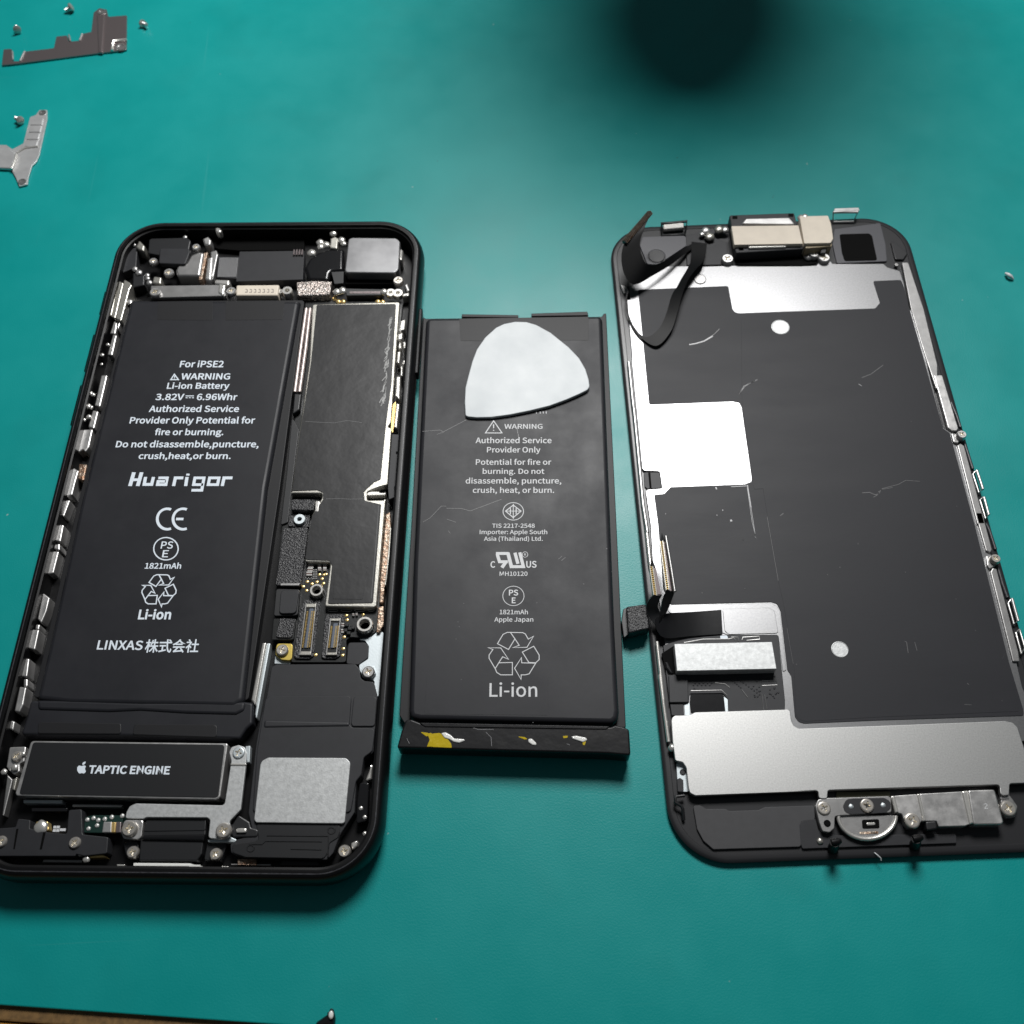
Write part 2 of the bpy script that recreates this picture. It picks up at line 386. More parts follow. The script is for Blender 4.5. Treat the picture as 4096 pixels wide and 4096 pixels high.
# ------------------------------------------------------------------ the setting
def structure(name, bm, m):
    o = obj(name, bm, m); o['kind'] = 'structure'; return o
e0, e1 = W(0, 4021), W(1050, 4095)
ed = (e1-e0).normalized(); en = Vector((ed.y, -ed.x, 0))
bm = bmesh.new()
A0, A1 = e0-ed*400, e0+ed*600
P = [A0, A1, A1-en*900, A0-en*900]
add_prism(bm, [Vector(p[:2]) for p in P], -0.8, 0.0, 0.25, 3)
structure('work_mat', bm, teal)
bm = bmesh.new()
P = [A0+en*2.1, A1+en*2.1, A1-en*880, A0-en*880]
add_prism(bm, [Vector(p[:2]) for p in P], -20, -0.82, 0.3, 2)
structure('table_top', bm, wood_brown)
bm = bmesh.new()
P = [A0+en*90, A1+en*90, A1+en*2.2, A0+en*2.2]
add_prism(bm, [Vector(p[:2]) for p in P], -24, -1.3, 0.3, 2)
structure('front_board', bm, wood_yellow)

# ------------------------------------------------------------------ the opened phone
PH = empty('opened_phone', 'p', 'black opened phone body without its screen, battery and boards showing', 'phone')
def rrect(hx, hy, r, n=14):
    out = []
    for cx, cy, a0 in ((hx-r, hy-r, 0), (-hx+r, hy-r, 90), (-hx+r, -hy+r, 180), (hx-r, -hy+r, 270)):
        for k in range(n+1):
            a = math.radians(a0+90*k/n); out.append(Vector((cx+r*math.cos(a), cy+r*math.sin(a))))
    return out
def ringstack(name, hx, hy, r, prof, mat, parent, cap0=True, cap1=True, wob=0.0):
    bm = bmesh.new(); rings = []
    for d, z in prof:
        rr = rrect(hx-d, hy-d, max(0.3, r-d)); rings.append([bm.verts.new((p.x, p.y, z)) for p in rr])
    n = len(rings[0])
    for a, b in zip(rings, rings[1:]):
        for i in range(n): bm.faces.new((a[i], a[(i+1) % n], b[(i+1) % n], b[i]))
    if cap0: bm.faces.new(rings[0][::-1])
    if cap1: bm.faces.new(rings[-1])
    return obj(name, bm, mat, parent, 40)
prof = [(2.2*(1-math.cos(math.pi/2*k/8)), 3.25-3.2*math.sin(math.pi/2*k/8)) for k in range(8, 0, -1)]
prof += [(1.15*(1-math.cos(math.pi/2*k/8)), 3.25+3.0*math.sin(math.pi/2*k/8)) for k in range(9)]
prof += [(1.25, 6.28), (1.9, 6.25), (2.0, 5.7), (2.35, 5.6), (2.45, 1.9)]
housing = ringstack('housing', 33.65, 69.2, 10.0, prof, black_alu, PH)
# worn line along the rim
ringstack('rim_edge', 33.65, 69.2, 10.0, [(1.16, 6.24), (1.18, 6.315), (1.30, 6.325), (1.36, 6.27)], rim_wear, housing, False, False)
def side_button(name, sx, v0, v1, u, z0, z1, out):
    y0, y1 = L((u, v0), 4, 'p').y, L((u, v1), 4, 'p').y
    bm = bmesh.new(); add_prism(bm, fillet([(sx*(33.3), y0), (sx*(33.65+out), y0), (sx*(33.65+out), y1), (sx*33.3, y1)], 0.3), z0, z1, 0.25, 3)
    return obj(name, bm, black_alu, PH)
side_button('power_button', 1, 1240, 1500, 1675, 2.5, 4.6, 0.45)
side_button('mute_switch', -1, 1169, 1262, 430, 2.7, 4.4, 0.5)
side_button('volume_button', -1, 1343, 1492, 385, 2.5, 4.6, 0.5)
side_button('volume_button', -1, 1545, 1707, 335, 2.5, 4.6, 0.5)

# --- battery fitted in the phone
Zb = 5.0
bat = slab('battery', vA((335, 962))+vB((555, 972), (545, 1010))+vE((200, 0))+vNZ((1600, 985), (1450, 1075), (0, 1042))+vI((900, 690), (500, 645), (470, 600))+vF((612, 1932), (1040, 0))+vA((318, 1020)),
           2.0, Zb, pouch, PH, 'p', r=1.4, b=0.9, steps=5)
slab('wrap_edge', vA((322, 975))+vB((600, 965))+vE((355, 0))+vNZ((1672, 975))+vI((428, 612))+vF((1012, 0)), 2.0, 3.9, pouch_dk, bat, 'p', r=0.8, b=0.15)
slab('flap', vI((390, 640), (340, 860), (262, 1095))+vNZ((0, 1525), (1540, 1570), (1640, 1420), (1740, 1330), (1752, 1005), (1600, 985))+vNZ((0, 1065))+vI((900, 700)), 2.0, 4.55, pouch, bat, 'p', r=0.7, b=0.45, steps=4)
slab('flap_fold', vI((470, 640), (480, 770), (1400, 800))+vNZ((0, 1130), (700, 1175), (1480, 1195), (1610, 1130), (1640, 985), (0, 1000))+vI((900, 640)), 3.0, 4.85, pouch, bat, 'p', r=0.9, b=0.55, steps=4)
slab('tape', vI((490, 925), (1560, 945), (1562, 1082), (482, 1075)), 3.0, 4.68, pouch_dk, bat, 'p', r=0.5, b=0.12)
slab('tape', vI((1725, 955))+vNZ((1150, 1345), (1190, 1370), (1185, 1545))+vI((1705, 1090)), 3.0, 4.68, pouch_dk, bat, 'p', r=0.5, b=0.12)
slab('tape', vA((640, 985), (1245, 985), (1240, 1190), (630, 1185)), Zb-0.2, Zb+0.03, pouch_dk, bat, 'p', r=0.1, b=0.02)
slab('tape', vA((1388, 985))+vB((380, 990), (362, 1183))+vA((1385, 1188)), Zb-0.2, Zb+0.03, pouch_dk, bat, 'p', r=0.1, b=0.02)
zt = Zb+0.02
bm = bmesh.new()
def tl(v, s, x0, x1, base, top, fr='p', w=0.022, shear=0.0, z=None):
    text(bm, s, v((x0, base))[0], v((x1, base))[0], v((x0, top))[0][1], zt if z is None else z, fr, w, shear)
for s, x0, x1, b, t in (('For iPSE2', 897, 1272, 470, 415), ('WARNING', 907, 1328, 575, 522), ('Li-ion Battery', 787, 1322, 655, 603), ('3.82V', 687, 932, 752, 698),
                        ('6.96Whr', 1042, 1390, 752, 698), ('Authorized Service', 632, 1405, 854, 800), ('Provider Only Potential for', 466, 1542, 953, 898), ('fire or burning.', 682, 1272, 1053, 1000),
                        ('Do not disassemble,puncture,', 347, 1575, 1158, 1103), ('crush,heat,or burn.', 542, 1335, 1258, 1205)):
    tl(vC, s, x0, x1, b, t, w=0.030)
for y in (716,): pstroke(bm, vC((950, y), (1022, y)), 4, zt, 'p')
for x in (950, 977, 1004): pstroke(bm, vC((x, 732), (x+16, 732)), 4, zt, 'p')
pstroke(bm, vC((853, 530), (822, 577), (888, 577)), 4.5, zt, 'p', True)
pstroke(bm, vC((855, 545), (854, 560)), 4, zt, 'p'); pstroke(bm, vC((853, 566), (853, 571)), 4, zt, 'p')
# blocky maker's name
for k, (pl, w) in enumerate(((((506, 1372), (472, 1490)), 15), (((572, 1372), (538, 1490)), 15), (((500, 1436), (546, 1436)), 12), (((606, 1412), (594, 1476), (658, 1476), (674, 1412)), 13),
               (((716, 1420), (792, 1420), (780, 1478), (708, 1478), (714, 1450), (780, 1450)), 12), (((846, 1490), (862, 1420), (930, 1420)), 13),
               (((962, 1412), (950, 1490)), 13), (((972, 1384), (967, 1400)), 13), (((1100, 1478), (1018, 1478), (1030, 1420), (1108, 1420), (1088, 1526), (1000, 1526)), 12),
               (((1156, 1420), (1236, 1420), (1224, 1478), (1144, 1478)), 12), (((1264, 1490), (1280, 1420), (1352, 1420)), 13))):
    pstroke(bm, vC(*pl), w, zt+0.002*(k % 3), 'p', closed=(k == 9))
pstroke(bm, arc(vBB((650, 425))[0], 40, 41, 68, 292), 11, zt, 'p')
pstroke(bm, arc(vBB((802, 425))[0], 40, 41, 68, 292), 11, zt, 'p')
pstroke(bm, vBB((735, 425), (806, 425)), 11, zt+0.003, 'p')
pstroke(bm, arc(vBB((637, 712))[0], 49, 45, 0, 352), 5, zt, 'p', True)
tl(vBB, 'PS', 584, 700, 711, 642, w=0.02); tl(vBB, 'E', 597, 655, 795, 726, w=0.02)
tl(vBB, '1821mAh', 430, 780, 905, 850, w=0.03); tl(vBB, 'Li-ion', 364, 680, 1395, 1300, w=0.045)
for k, lp in enumerate(RECYCLE):
    q = [((x-777)/395, (y-830)/363) for x, y in lp]
    pstroke(bm, vBB(*[(400+a*335-(b-0.5)*45+0, 963+b*312) for a, b in q]), 4.6, zt+0.002*(k % 3), 'p', True)
text(bm, 'LINXAS', (386, 2598), (568, 2600), 2562, zt, 'p', 0.028)
text(bm, '株式会社', (577, 2606), (792, 2606), 2563, zt, 'p', 0.020)
printed('label_print', bm, print_m, bat)

# --- side metal clips on the left
def clips(v, polys, z=4.4, m=None, jit=0.25):
    for p in polys:
        slab('spring_clip', v(*p), 1.8, z+random.uniform(-jit, jit), m or steel, PH, 'p', r=0.25, b=0.22, steps=3)
clips(vP1, [[(300, 130), (362, 112), (222, 800), (165, 750), (225, 560)], [(366, 110), (458, 150), (300, 840), (226, 812)], [(462, 80), (572, 140), (618, 195), (572, 280), (412, 890), (310, 845)]], 5.0, tinned, 0.15)
clips(vP1, [[(270, 880), (335, 920), (300, 1140), (190, 1130)], [(350, 900), (405, 900), (350, 1050), (328, 1030)], [(250, 1140), (325, 1165), (240, 1550), (140, 1540)]])
clips(vP2, [[(598, 0), (695, 0), (582, 490), (495, 470)], [(465, 540), (555, 560), (490, 830), (395, 800)], [(330, 840), (470, 835), (410, 1110), (350, 1190), (310, 1150), (238, 1200), (180, 1130), (240, 900)], [(120, 1400), (250, 1480), (200, 1650), (150, 1850), (0, 1900), (20, 1600)]])
clips(vP2, [[(250, 1370), (380, 1380), (325, 1640), (240, 1600)]], 4.4, copper)
clips(vF, [[(760, 0), (905, 0), (825, 215), (720, 180)], [(742, 312), (822, 320), (780, 540), (640, 510)], [(702, 570), (770, 560), (772, 650), (690, 630)], [(640, 652), (760, 660), (690, 940), (600, 960)], [(550, 1190), (640, 1260), (600, 1430), (530, 1590), (480, 1530)], [(460, 1600), (515, 1600), (500, 1680), (450, 1660)], [(400, 1665), (505, 1670), (450, 1932), (330, 1900)]])
clips(vI, [[(300, 100), (380, 110), (350, 350), (250, 340)], [(302, 370), (355, 370), (355, 475), (300, 470)], [(250, 470), (340, 480), (300, 700), (250, 800), (182, 790)], [(130, 900), (190, 920), (170, 1040), (108, 1010)]])
for c, r in (((430, 280), 12), ((470, 300), 10), ((395, 480), 14), ((440, 495), 10), ((405, 640), 12), ((330, 690), 10)): ball(vP2(c)[0], 5.0, r*0.9, shiny, PH, 'p')
for c, r in (((150, 1340), 14), ((40, 1540), 16), ((30, 1720), 12), ((580, 540), 10), ((480, 640), 6)): ball(vP1(c)[0], 5.0, r*0.55, shiny, PH, 'p')

# --- circuit board with its shield
LB = slab('logic_board', vB((612, 975), (1690, 985))+vD((1585, 0), (1540, 720))+vE((1610, 140), (1560, 1500), (1520, 1690), (1400, 1790))+vG((1290, 960), (1240, 1000), (1240, 1285), (525, 1285), (530, 1000), (330, 990))+vE((300, 1190), (380, 480), (440, 150))+vD((300, 1560), (385, 640), (480, 60)), 2.0, 3.2, pcb, PH, 'p', r=0.6, b=0.06)
SH = slab('shield_can', vB((690, 1012), (1655, 985))+vD((1578, 0), (1528, 715), (1490, 765), (1535, 775), (1488, 1455), (1400, 1478), (1310, 1512), (1245, 1540), (1240, 1636), (1468, 1632))+vE((1612, 150), (1504, 1412), (1470, 1425), (885, 1415), (955, 890), (650, 885), (735, 330), (850, 130), (858, 70), (500, 68))+vD((340, 1560), (435, 860), (555, 0)), 3.0, 4.55, tinned, LB, 'p', r=0.5, b=0.22, steps=3)
slab('insulating_film', vB((735, 1018), (1612, 1008), (1562, 1900))+vD((1474, 690), (1442, 1000), (1404, 1388), (1330, 1420), (1240, 1500), (1205, 1540), (1215, 1640), (1380, 1680))+vE((1560, 200), (1462, 1372), (925, 1382), (975, 930), (945, 868), (680, 860), (655, 840), (735, 345), (868, 140), (868, 60), (800, 30), (500, 40))+vD((352, 1530), (445, 860), (575, 0)), 4.3, 4.66, film_g, SH, 'p', r=0.4, b=0.05)
slab('film_patch', vE((1010, 905), (1395, 910), (1340, 1330), (985, 1325)), 4.5, 4.70, film_g, SH, 'p', r=0.3, b=0.02)
bm = bmesh.new()
for pl in (((505, 700), (700, 712), (850, 718), (1010, 690), (1180, 715)), ((750, 1622), (900, 1618), (1050, 1625), (1190, 1622))): pstroke(bm, vD(*pl), 2.2, 4.685, 'p')
pstroke(bm, vE((1530, 215), (1495, 700), (1440, 1320)), 1.8, 4.685, 'p')
printed('film_crease', bm, scratchm, SH)
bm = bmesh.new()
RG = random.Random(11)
for k in range(46):      # pale strokes painted as highlights on the film's torn, crinkled right edge
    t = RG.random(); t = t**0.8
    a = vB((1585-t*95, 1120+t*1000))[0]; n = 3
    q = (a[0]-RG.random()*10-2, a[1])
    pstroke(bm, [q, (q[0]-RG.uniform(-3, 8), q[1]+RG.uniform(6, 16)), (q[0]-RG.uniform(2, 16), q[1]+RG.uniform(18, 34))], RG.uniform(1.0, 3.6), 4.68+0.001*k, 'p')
printed('film_crinkle_glints', bm, M('painted_glint', (0.45, 0.45, 0.44), rough=0.2), SH)
slab('contact_spring', vD((1240, 1540), (1290, 1528), (1385, 1530), (1400, 1545), (1468, 1545), (1462, 1578), (1390, 1580), (1240, 1585)), 3.0, 4.3, shiny, LB, 'p', r=0.15, b=0.2, steps=3)
for x in (0, 1):
    pts = [L(p, 4.5, 'p') for p in (vB((622+x*42, 1065))[0], vB((560+x*55, 1500))[0], vD((385+x*55, 355))[0])]
    tube('coax_cable', pts, 0.42, coax_m, PH, 10)
slab('cable_sleeve', vD((375, 360), (465, 370), (440, 560), (350, 620)), 2.5, 4.4, black_pl, PH, 'p', r=0.3, b=0.3, steps=3)
slab('ribbon_edge', vD((350, 640), (430, 800), (340, 1560), (300, 1900), (215, 1932), (290, 1300)), 2.0, 3.6, black_pl, PH, 'p', r=0.3, b=0.1)
slab('foam_block', vE((495, 138), (775, 140), (752, 272), (490, 266)), 3.0, 5.0, rough_bl, LB, 'p', r=0.2, b=0.15)
slab('metal_end', vE((778, 152), (828, 160), (815, 292), (768, 288)), 3.0, 4.7, shiny, LB, 'p', r=0.2, b=0.2)
slab('bracket_tab', vE((465, 310), (715, 312), (695, 470), (450, 462)), 2.8, 4.0, rough_bl, LB, 'p', r=0.2, b=0.1)
post(vE((588, 374))[0], 3.6, 4.6, 24, 9, LB, 'p', mat=steel_lt)
FP = slab('foam_pad', vE((395, 480), (690, 470), (605, 1160), (300, 1165)), 2.8, 4.3, rough_bl, LB, 'p', r=0.4, b=0.12)
slab('pad_edge', vE((362, 1136), (588, 1136), (584, 1166), (358, 1166)), 3.8, 4.38, steel_dk, FP, 'p', r=0.15, b=0.08)
CH = slab('connector_cover', vE((310, 1202), (590, 1210), (565, 1520), (280, 1528)), 2.8, 4.2, black_pl, LB, 'p', r=0.5, b=0.12)
slab('cover_pad', vE((368, 1216), (582, 1222), (548, 1495), (342, 1500)), 4.0, 4.55, dark_pl, CH, 'p', r=0.8, b=0.12, steps=3)
slab('foam_pad', vE((278, 1555), (545, 1560), (515, 1810), (255, 1812)), 2.8, 3.9, pcb, LB, 'p', r=0.3, b=0.1)
slab('foam_pad', vE((350, 1550), (538, 1560), (500, 1785), (300, 1785)), 3.5, 4.15, rough_bl, LB, 'p', r=0.6, b=0.12)
def board_socket(frame_px, house_px, core_px, rowsL, rowsR, n):
    slab('socket_surround', frame_px, 2.8, 3.55, rough_bl, LB, 'p', r=0.6, b=0.12)
    S = slab('connector_socket', house_px, 3.0, 3.85, pcb, LB, 'p', r=0.2, b=0.1)
    h = [Vector(q) for q in house_px]
    for a, b, c, d in ((h[0], h[1], h[2], h[3]), (h[3], h[2], h[1], h[0])):
        e = (d-a)*0.075; f = (c-b)*0.075
        slab('socket_end', [tuple(q) for q in (a, b, b+f, a+e)], 3.0, 4.05, tinned, S, 'p', r=0.15, b=0.1)
    bm = bmesh.new()
    for a, d in ((h[0], h[3]), (h[1], h[2])): add_tube(bm, [L(tuple(a), 3.9, 'p'), L(tuple(d), 3.9, 'p')], 0.13, 6)
    obj('socket_rails', bm, steel_dk, S)
    slab('socket_core', core_px, 3.5, 4.12, blue_gr, S, 'p', r=0.2, b=0.08)
    bm = bmesh.new()
    for a, b in rowsL+rowsR:
        A, B = L(a, 4.1, 'p'), L(b, 4.1, 'p'); d = B-A; an = math.atan2(d.y, d.x)
        for k in range(n):
            add_box(bm, A+d*((k+0.5)/n), d.length/n*0.28, 0.13, 3.8, 4.16, an)
    obj('contact_pins', bm, gold, S)
board_socket(vG((685, 480), (890, 470), (905, 520), (880, 700), (820, 1200), (765, 1242), (585, 1238), (560, 1195), (640, 620)), vG((725, 528), (852, 528), (782, 1192), (642, 1192)), vG((765, 590), (818, 590), (748, 1100), (695, 1100)),
             [(vG((742, 625))[0], vG((675, 1100))[0])], [(vG((800, 625))[0], vG((738, 1100))[0]), (vG((826, 620))[0], vG((765, 1095))[0])], 26)
board_socket(vG((965, 668), (1190, 660), (1222, 700), (1160, 1200), (1100, 1240), (915, 1235)), vG((1040, 718), (1166, 718), (1112, 1192), (985, 1192)), vG((1074, 780), (1132, 780), (1090, 1100), (1036, 1100)),
             [(vG((1052, 815))[0], vG((1015, 1100))[0])], [(vG((1112, 815))[0], vG((1078, 1100))[0]), (vG((1138, 812))[0], vG((1104, 1095))[0])], 17)
bm0 = bmesh.new(); add_lathe(bm0, Vector((0, 0, 0)), [(0.30, 3.1), (0.30, 3.26), (0.24, 3.30), (0, 3.30)], 16)
pad0 = None
for x, y in ((893, 155), (925, 210), (735, 248), (860, 250), (945, 268), (795, 275), (685, 310), (727, 360), (1240, 680), (1250, 740), (1212, 960), (1200, 1110), (1192, 1195), (845, 1190), (950, 158), (975, 150), (1455, 668)):
    c = L(vG((x, y))[0], 3.3, 'p')
    if pad0 is None: pad0 = obj('contact_pad', bm0, gold, LB); o = pad0
    else: o = pad0.copy(); COL.objects.link(o); o.parent = LB
    o.location = (c.x, c.y, 0)
for x, y, w, h in ((782, 45, 34, 22), (772, 92, 34, 22), (760, 142, 36, 24), (895, 48, 22, 24), (962, 48, 22, 24), (895, 86, 22, 14), (962, 86, 22, 14), (1330, 668, 14, 14), (1372, 664, 14, 14), (1195, 800, 18, 22), (1190, 880, 20, 22)):
    c = vG((x-w, y-h), (x+w, y-h), (x+w, y+h), (x-w, y+h))
    S = slab('capacitor', c, 3.0, 3.7, cap_bn, LB, 'p', r=0.05, b=0.05)
    slab('capacitor_end', vG((x-w, y-h), (x+w, y-h), (x+w, y-h*0.45), (x-w, y-h*0.45)), 3.0, 3.72, cap_gr, S, 'p', r=0.05, b=0.04)
    slab('capacitor_end', vG((x-w, y+h*0.45), (x+w, y+h*0.45), (x+w, y+h), (x-w, y+h)), 3.0, 3.72, cap_gr, S, 'p', r=0.05, b=0.04)
bm = bmesh.new()
for i in range(3):
    for j in range(6): add_box(bm, L(vG((818+i*19, 92+j*22))[0], 3.4, 'p'), 0.07, 0.07, 3.1, 3.4)
for i in range(6): add_box(bm, L(vG((720+i*17, 196+(i % 2)*14))[0], 3.4, 'p'), 0.07, 0.07, 3.1, 3.4)
o = obj('solder_dots', bm, cap_gr, LB)
for x, y in ((1240, 800), (1280, 850), (1320, 835), (1225, 870), (1265, 905)): slab('inductor', vG((x-28, y-26), (x+28, y-22), (x+26, y+24), (x-26, y+22)), 3.0, 3.8, pcb, LB, 'p', r=0.15, b=0.15)
post(vG((855, 352))[0], 3.0, 4.6, 28, 17, LB, 'p', lob=12)
post(vG((1475, 792))[0], 3.0, 4.6, 34, 21, LB, 'p', lob=16)
bm = bmesh.new()
for x0, x1 in ((1000, 1135), (1170, 1315), (1345, 1485), (1520, 1600)):
    pts = [L(p, 3.5, 'p') for p in vG((x0, 618), (x0+20, 606), (x1-20, 606), (x1, 620), (x1-20, 630), (x0+20, 630), (x0, 618))]
    add_tube(bm, pts, 0.06, 5)
obj('shield_slots', bm, steel_dk, SH)
GT = slab('grounding_tab', vG((342, 1040), (550, 1045), (536, 1265), (405, 1252), (325, 1190)), 2.6, 3.7, brass, PH, 'p', r=0.6, b=0.1)
screw(vG((412, 1122))[0], 3.7, 25, GT, 'p', h=0.6)
slab('chassis_strip', vG((322, 1200), (520, 1268), (515, 1312), (312, 1305)), 2.0, 3.0, steel_lt, PH, 'p', r=0.2, b=0.1)
MP = slab('mid_plate', vG((1560, 955), (1650, 880), (1722, 895), (1655, 1742), (1590, 1692), (1602, 1520), (1500, 1500), (1415, 1400), (1400, 1320), (1520, 1240), (1528, 1080), (1480, 1008), (1388, 990)), 2.0, 3.0, steel_lt, PH, 'p', r=0.5, b=0.08)
slab('plate_flex', vG((1268, 1030), (1480, 1028), (1526, 1080), (1520, 1225), (1400, 1315), (1240, 1305)), 2.0, 3.1, dark_pl, PH, 'p', r=0.5, b=0.08)
screw(vG((1522, 1405))[0], 3.5, 26, MP, 'p', h=0.6, mat=steel_dk)
slab('screw_tab', vG((1425, 1395), (1470, 1320), (1600, 1330), (1625, 1430), (1560, 1500), (1450, 1480)), 2.6, 3.5, steel_lt, MP, 'p', r=0.5, b=0.08)
# right-hand strip of antenna parts
slab('antenna_strip', vCC((222, 500), (265, 470), (274, 600), (262, 820), (240, 1060), (215, 1200), (200, 1360), (158, 1360), (170, 1100), (195, 800)), 2.0, 3.9, copper, PH, 'p', r=0.2, b=0.25)
slab('antenna_strip', vCC((148, 1400), (205, 1380), (205, 1580), (180, 1610), (165, 1640), (132, 1640)), 2.0, 3.7, copper, PH, 'p', r=0.2, b=0.2)
slab('antenna_strip', vCC((268, 620), (278, 640), (240, 1080), (222, 1190), (215, 1180), (250, 900)), 2.0, 4.4, tinned, PH, 'p', r=0.1, b=0.15)
slab('antenna_cover', vD((1538, 848), (1632, 855), (1625, 1058), (1590, 1060), (1586, 1085), (1613, 1088), (1600, 1440), (1568, 1480), (1575, 1600), (1500, 1632), (1488, 1480), (1512, 1200)), 2.0, 4.3, dark_pl, PH, 'p', r=0.2, b=0.1)
for v, p in ((vB, [(1660, 1190), (1720, 1175), (1708, 1290), (1640, 1320)]), (vB, [(1630, 1340), (1690, 1320), (1680, 1400), (1630, 1410)]), (vB, [(1640, 1430), (1672, 1430), (1668, 1500), (1632, 1500)]), (vB, [(1685, 1420), (1730, 1430), (1720, 1500), (1690, 1500)]), (vB, [(1625, 1530), (1668, 1530), (1650, 1670), (1615, 1650)]),
             (vD, [(1590, 160), (1642, 160), (1632, 440), (1575, 400)]), (vD, [(1588, 475), (1632, 490), (1600, 782), (1558, 770)]), (vB, [(1690, 1640), (1718, 1620), (1710, 1680), (1680, 1670)]), (vB, [(1660, 1690), (1690, 1690), (1685, 1800), (1660, 1810)])):
    slab('antenna_contact', v(*p), 2.0, 4.4, shiny, PH, 'p', r=0.2, b=0.3, steps=3)
bm = bmesh.new()
for k in range(4): add_tube(bm, [L(p, 4.3, 'p') for p in vD((1582-k*9, 470+k*10), (1566-k*8, 640), (1548-k*6, 835-k*10))], 0.10, 6)
obj('antenna_wires', bm, gold, PH)

# --- loudspeaker module and rail
slab('side_rail', vH((272, 55), (322, 55), (200, 760), (150, 690)), 2.0, 4.2, shiny, PH, 'p', r=0.2, b=0.3, steps=3)
slab('side_rail', vH((324, 58), (364, 62), (212, 905), (190, 850), (202, 760)), 2.0, 3.8, steel_lt, PH, 'p', r=0.2, b=0.2)
SP = slab('loudspeaker', vH((375, 325), (425, 296), (1300, 292), (1345, 345), (1360, 450), (1400, 478), (1505, 490), (1545, 660), (1500, 1270), (1400, 1330), (1370, 1520), (1310, 1600), (1292, 1932))+vM((1310, 880), (1245, 1060), (1180, 1132), (330, 1112), (190, 1062), (182, 960), (245, 925), (420, 880))+vH((120, 1932), (205, 1180), (255, 900), (325, 640)), 2.0, 4.2, dark_pl, PH, 'p', r=0.7, b=0.12)
slab('speaker_cover', vH((305, 690), (345, 645), (1258, 640), (1236, 950), (1265, 992), (1520, 1000), (1490, 1255), (1395, 1325), (1368, 1515), (1308, 1590), (1250, 1932), (165, 1932), (215, 1230), (268, 900)), 4.0, 4.48, dark_pl, SP, 'p', r=0.8, b=0.15, steps=3)
slab('cover_patch', vH((1282, 650), (1520, 650), (1536, 690), (1516, 980), (1268, 980), (1252, 945)), 4.0, 4.46, dark_pl, SP, 'p', r=0.6, b=0.12)
slab('cover_step', vH((290, 905), (1240, 925), (1240, 985), (280, 1000)), 4.0, 4.62, dark_pl, SP, 'p', r=0.5, b=0.4, steps=4)
slab('speaker_plate', vM((492, 150), (510, 110), (572, 77), (1375, 82), (1420, 128), (1362, 742), (1340, 757), (448, 746), (428, 716)), 4.3, 4.75, matte_mt, SP, 'p', r=0.9, b=0.1)
slab('speaker_grille', vM((442, 757), (1312, 762), (1312, 850), (1292, 905), (1205, 960), (1195, 1050), (1150, 1118), (345, 1108), (205, 1060), (200, 970), (480, 930)), 4.0, 4.36, black_pl, SP, 'p', r=0.6, b=0.12)
bm = bmesh.new()
for pl in (((375, 968), (512, 970), (548, 937), (1130, 942)), ((560, 880), (1192, 886), (1190, 1100)), ((805, 1018), (1122, 1026)), ((350, 1098), (1130, 1112))):
    add_tube(bm, [L(p, 4.36, 'p') for p in vM(*pl)], 0.13, 6)
for c in ((1225, 830), (392, 1013)):
    add_tube(bm, [L(p, 4.36, 'p') for p in arc(vM(c)[0], 14, 13, 0, 360, 18)], 0.12, 6)
obj('moulded_ribs', bm, black_pl, SP)
screw(vM((1355, 1040))[0], 3.6, 26, PH, 'p', h=0.7)
slab('chassis_boss', vM((1420, 960), (1500, 920), (1490, 990), (1440, 1040)), 2.0, 3.8, shiny, PH, 'p', r=0.4, b=0.3, steps=3)
slab('chassis_boss', vH((1440, 1500), (1492, 1370), (1480, 1565), (1405, 1590)), 2.0, 3.6, shiny, PH, 'p', r=0.3, b=0.3, steps=3)
slab('corner_plastic', vM((1515, 335), (1612, 335), (1600, 640), (1590, 730), (1480, 760), (1490, 500)), 2.0, 3.9, gloss_bl, PH, 'p', r=0.4, b=0.2)
for p in ((1570, 692), (1530, 600), (1570, 860)): ball(vM(p)[0], 4.0, 9, shiny, PH, 'p')
bm = bmesh.new()
for k in range(5): add_tube(bm, [L(p, 3.2, 'p') for p in vM((262, 1130+k*12), (452, 1134+k*12))], 0.11, 6)
obj('vibration_coil', bm, copper, PH)
slab('foot_plate', vM((98, 1198), (162, 1198), (160, 1216), (95, 1216)), 2.0, 3.2, steel_lt, PH, 'p', r=0.1, b=0.1)
slab('foot_plate', vM((188, 1172), (600, 1172), (600, 1192), (188, 1186)), 2.0, 3.0, steel_dk, PH, 'p', r=0.1, b=0.1)
slab('foot_plate', vM((720, 1140), (1080, 1148), (1110, 1190), (690, 1188)), 2.0, 2.8, dark_pl, PH, 'p', r=0.1, b=0.1)
MB = slab('microphone_block', vM((265, 668), (380, 740), (395, 800), (470, 820), (462, 895), (210, 902), (190, 860), (200, 770)), 2.0, 4.4, black_pl, PH, 'p', r=0.4, b=0.2)
slab('microphone', vM((245, 805), (345, 805), (350, 850), (240, 852)), 4.2, 4.8, shiny, MB, 'p', r=0.4, b=0.15)

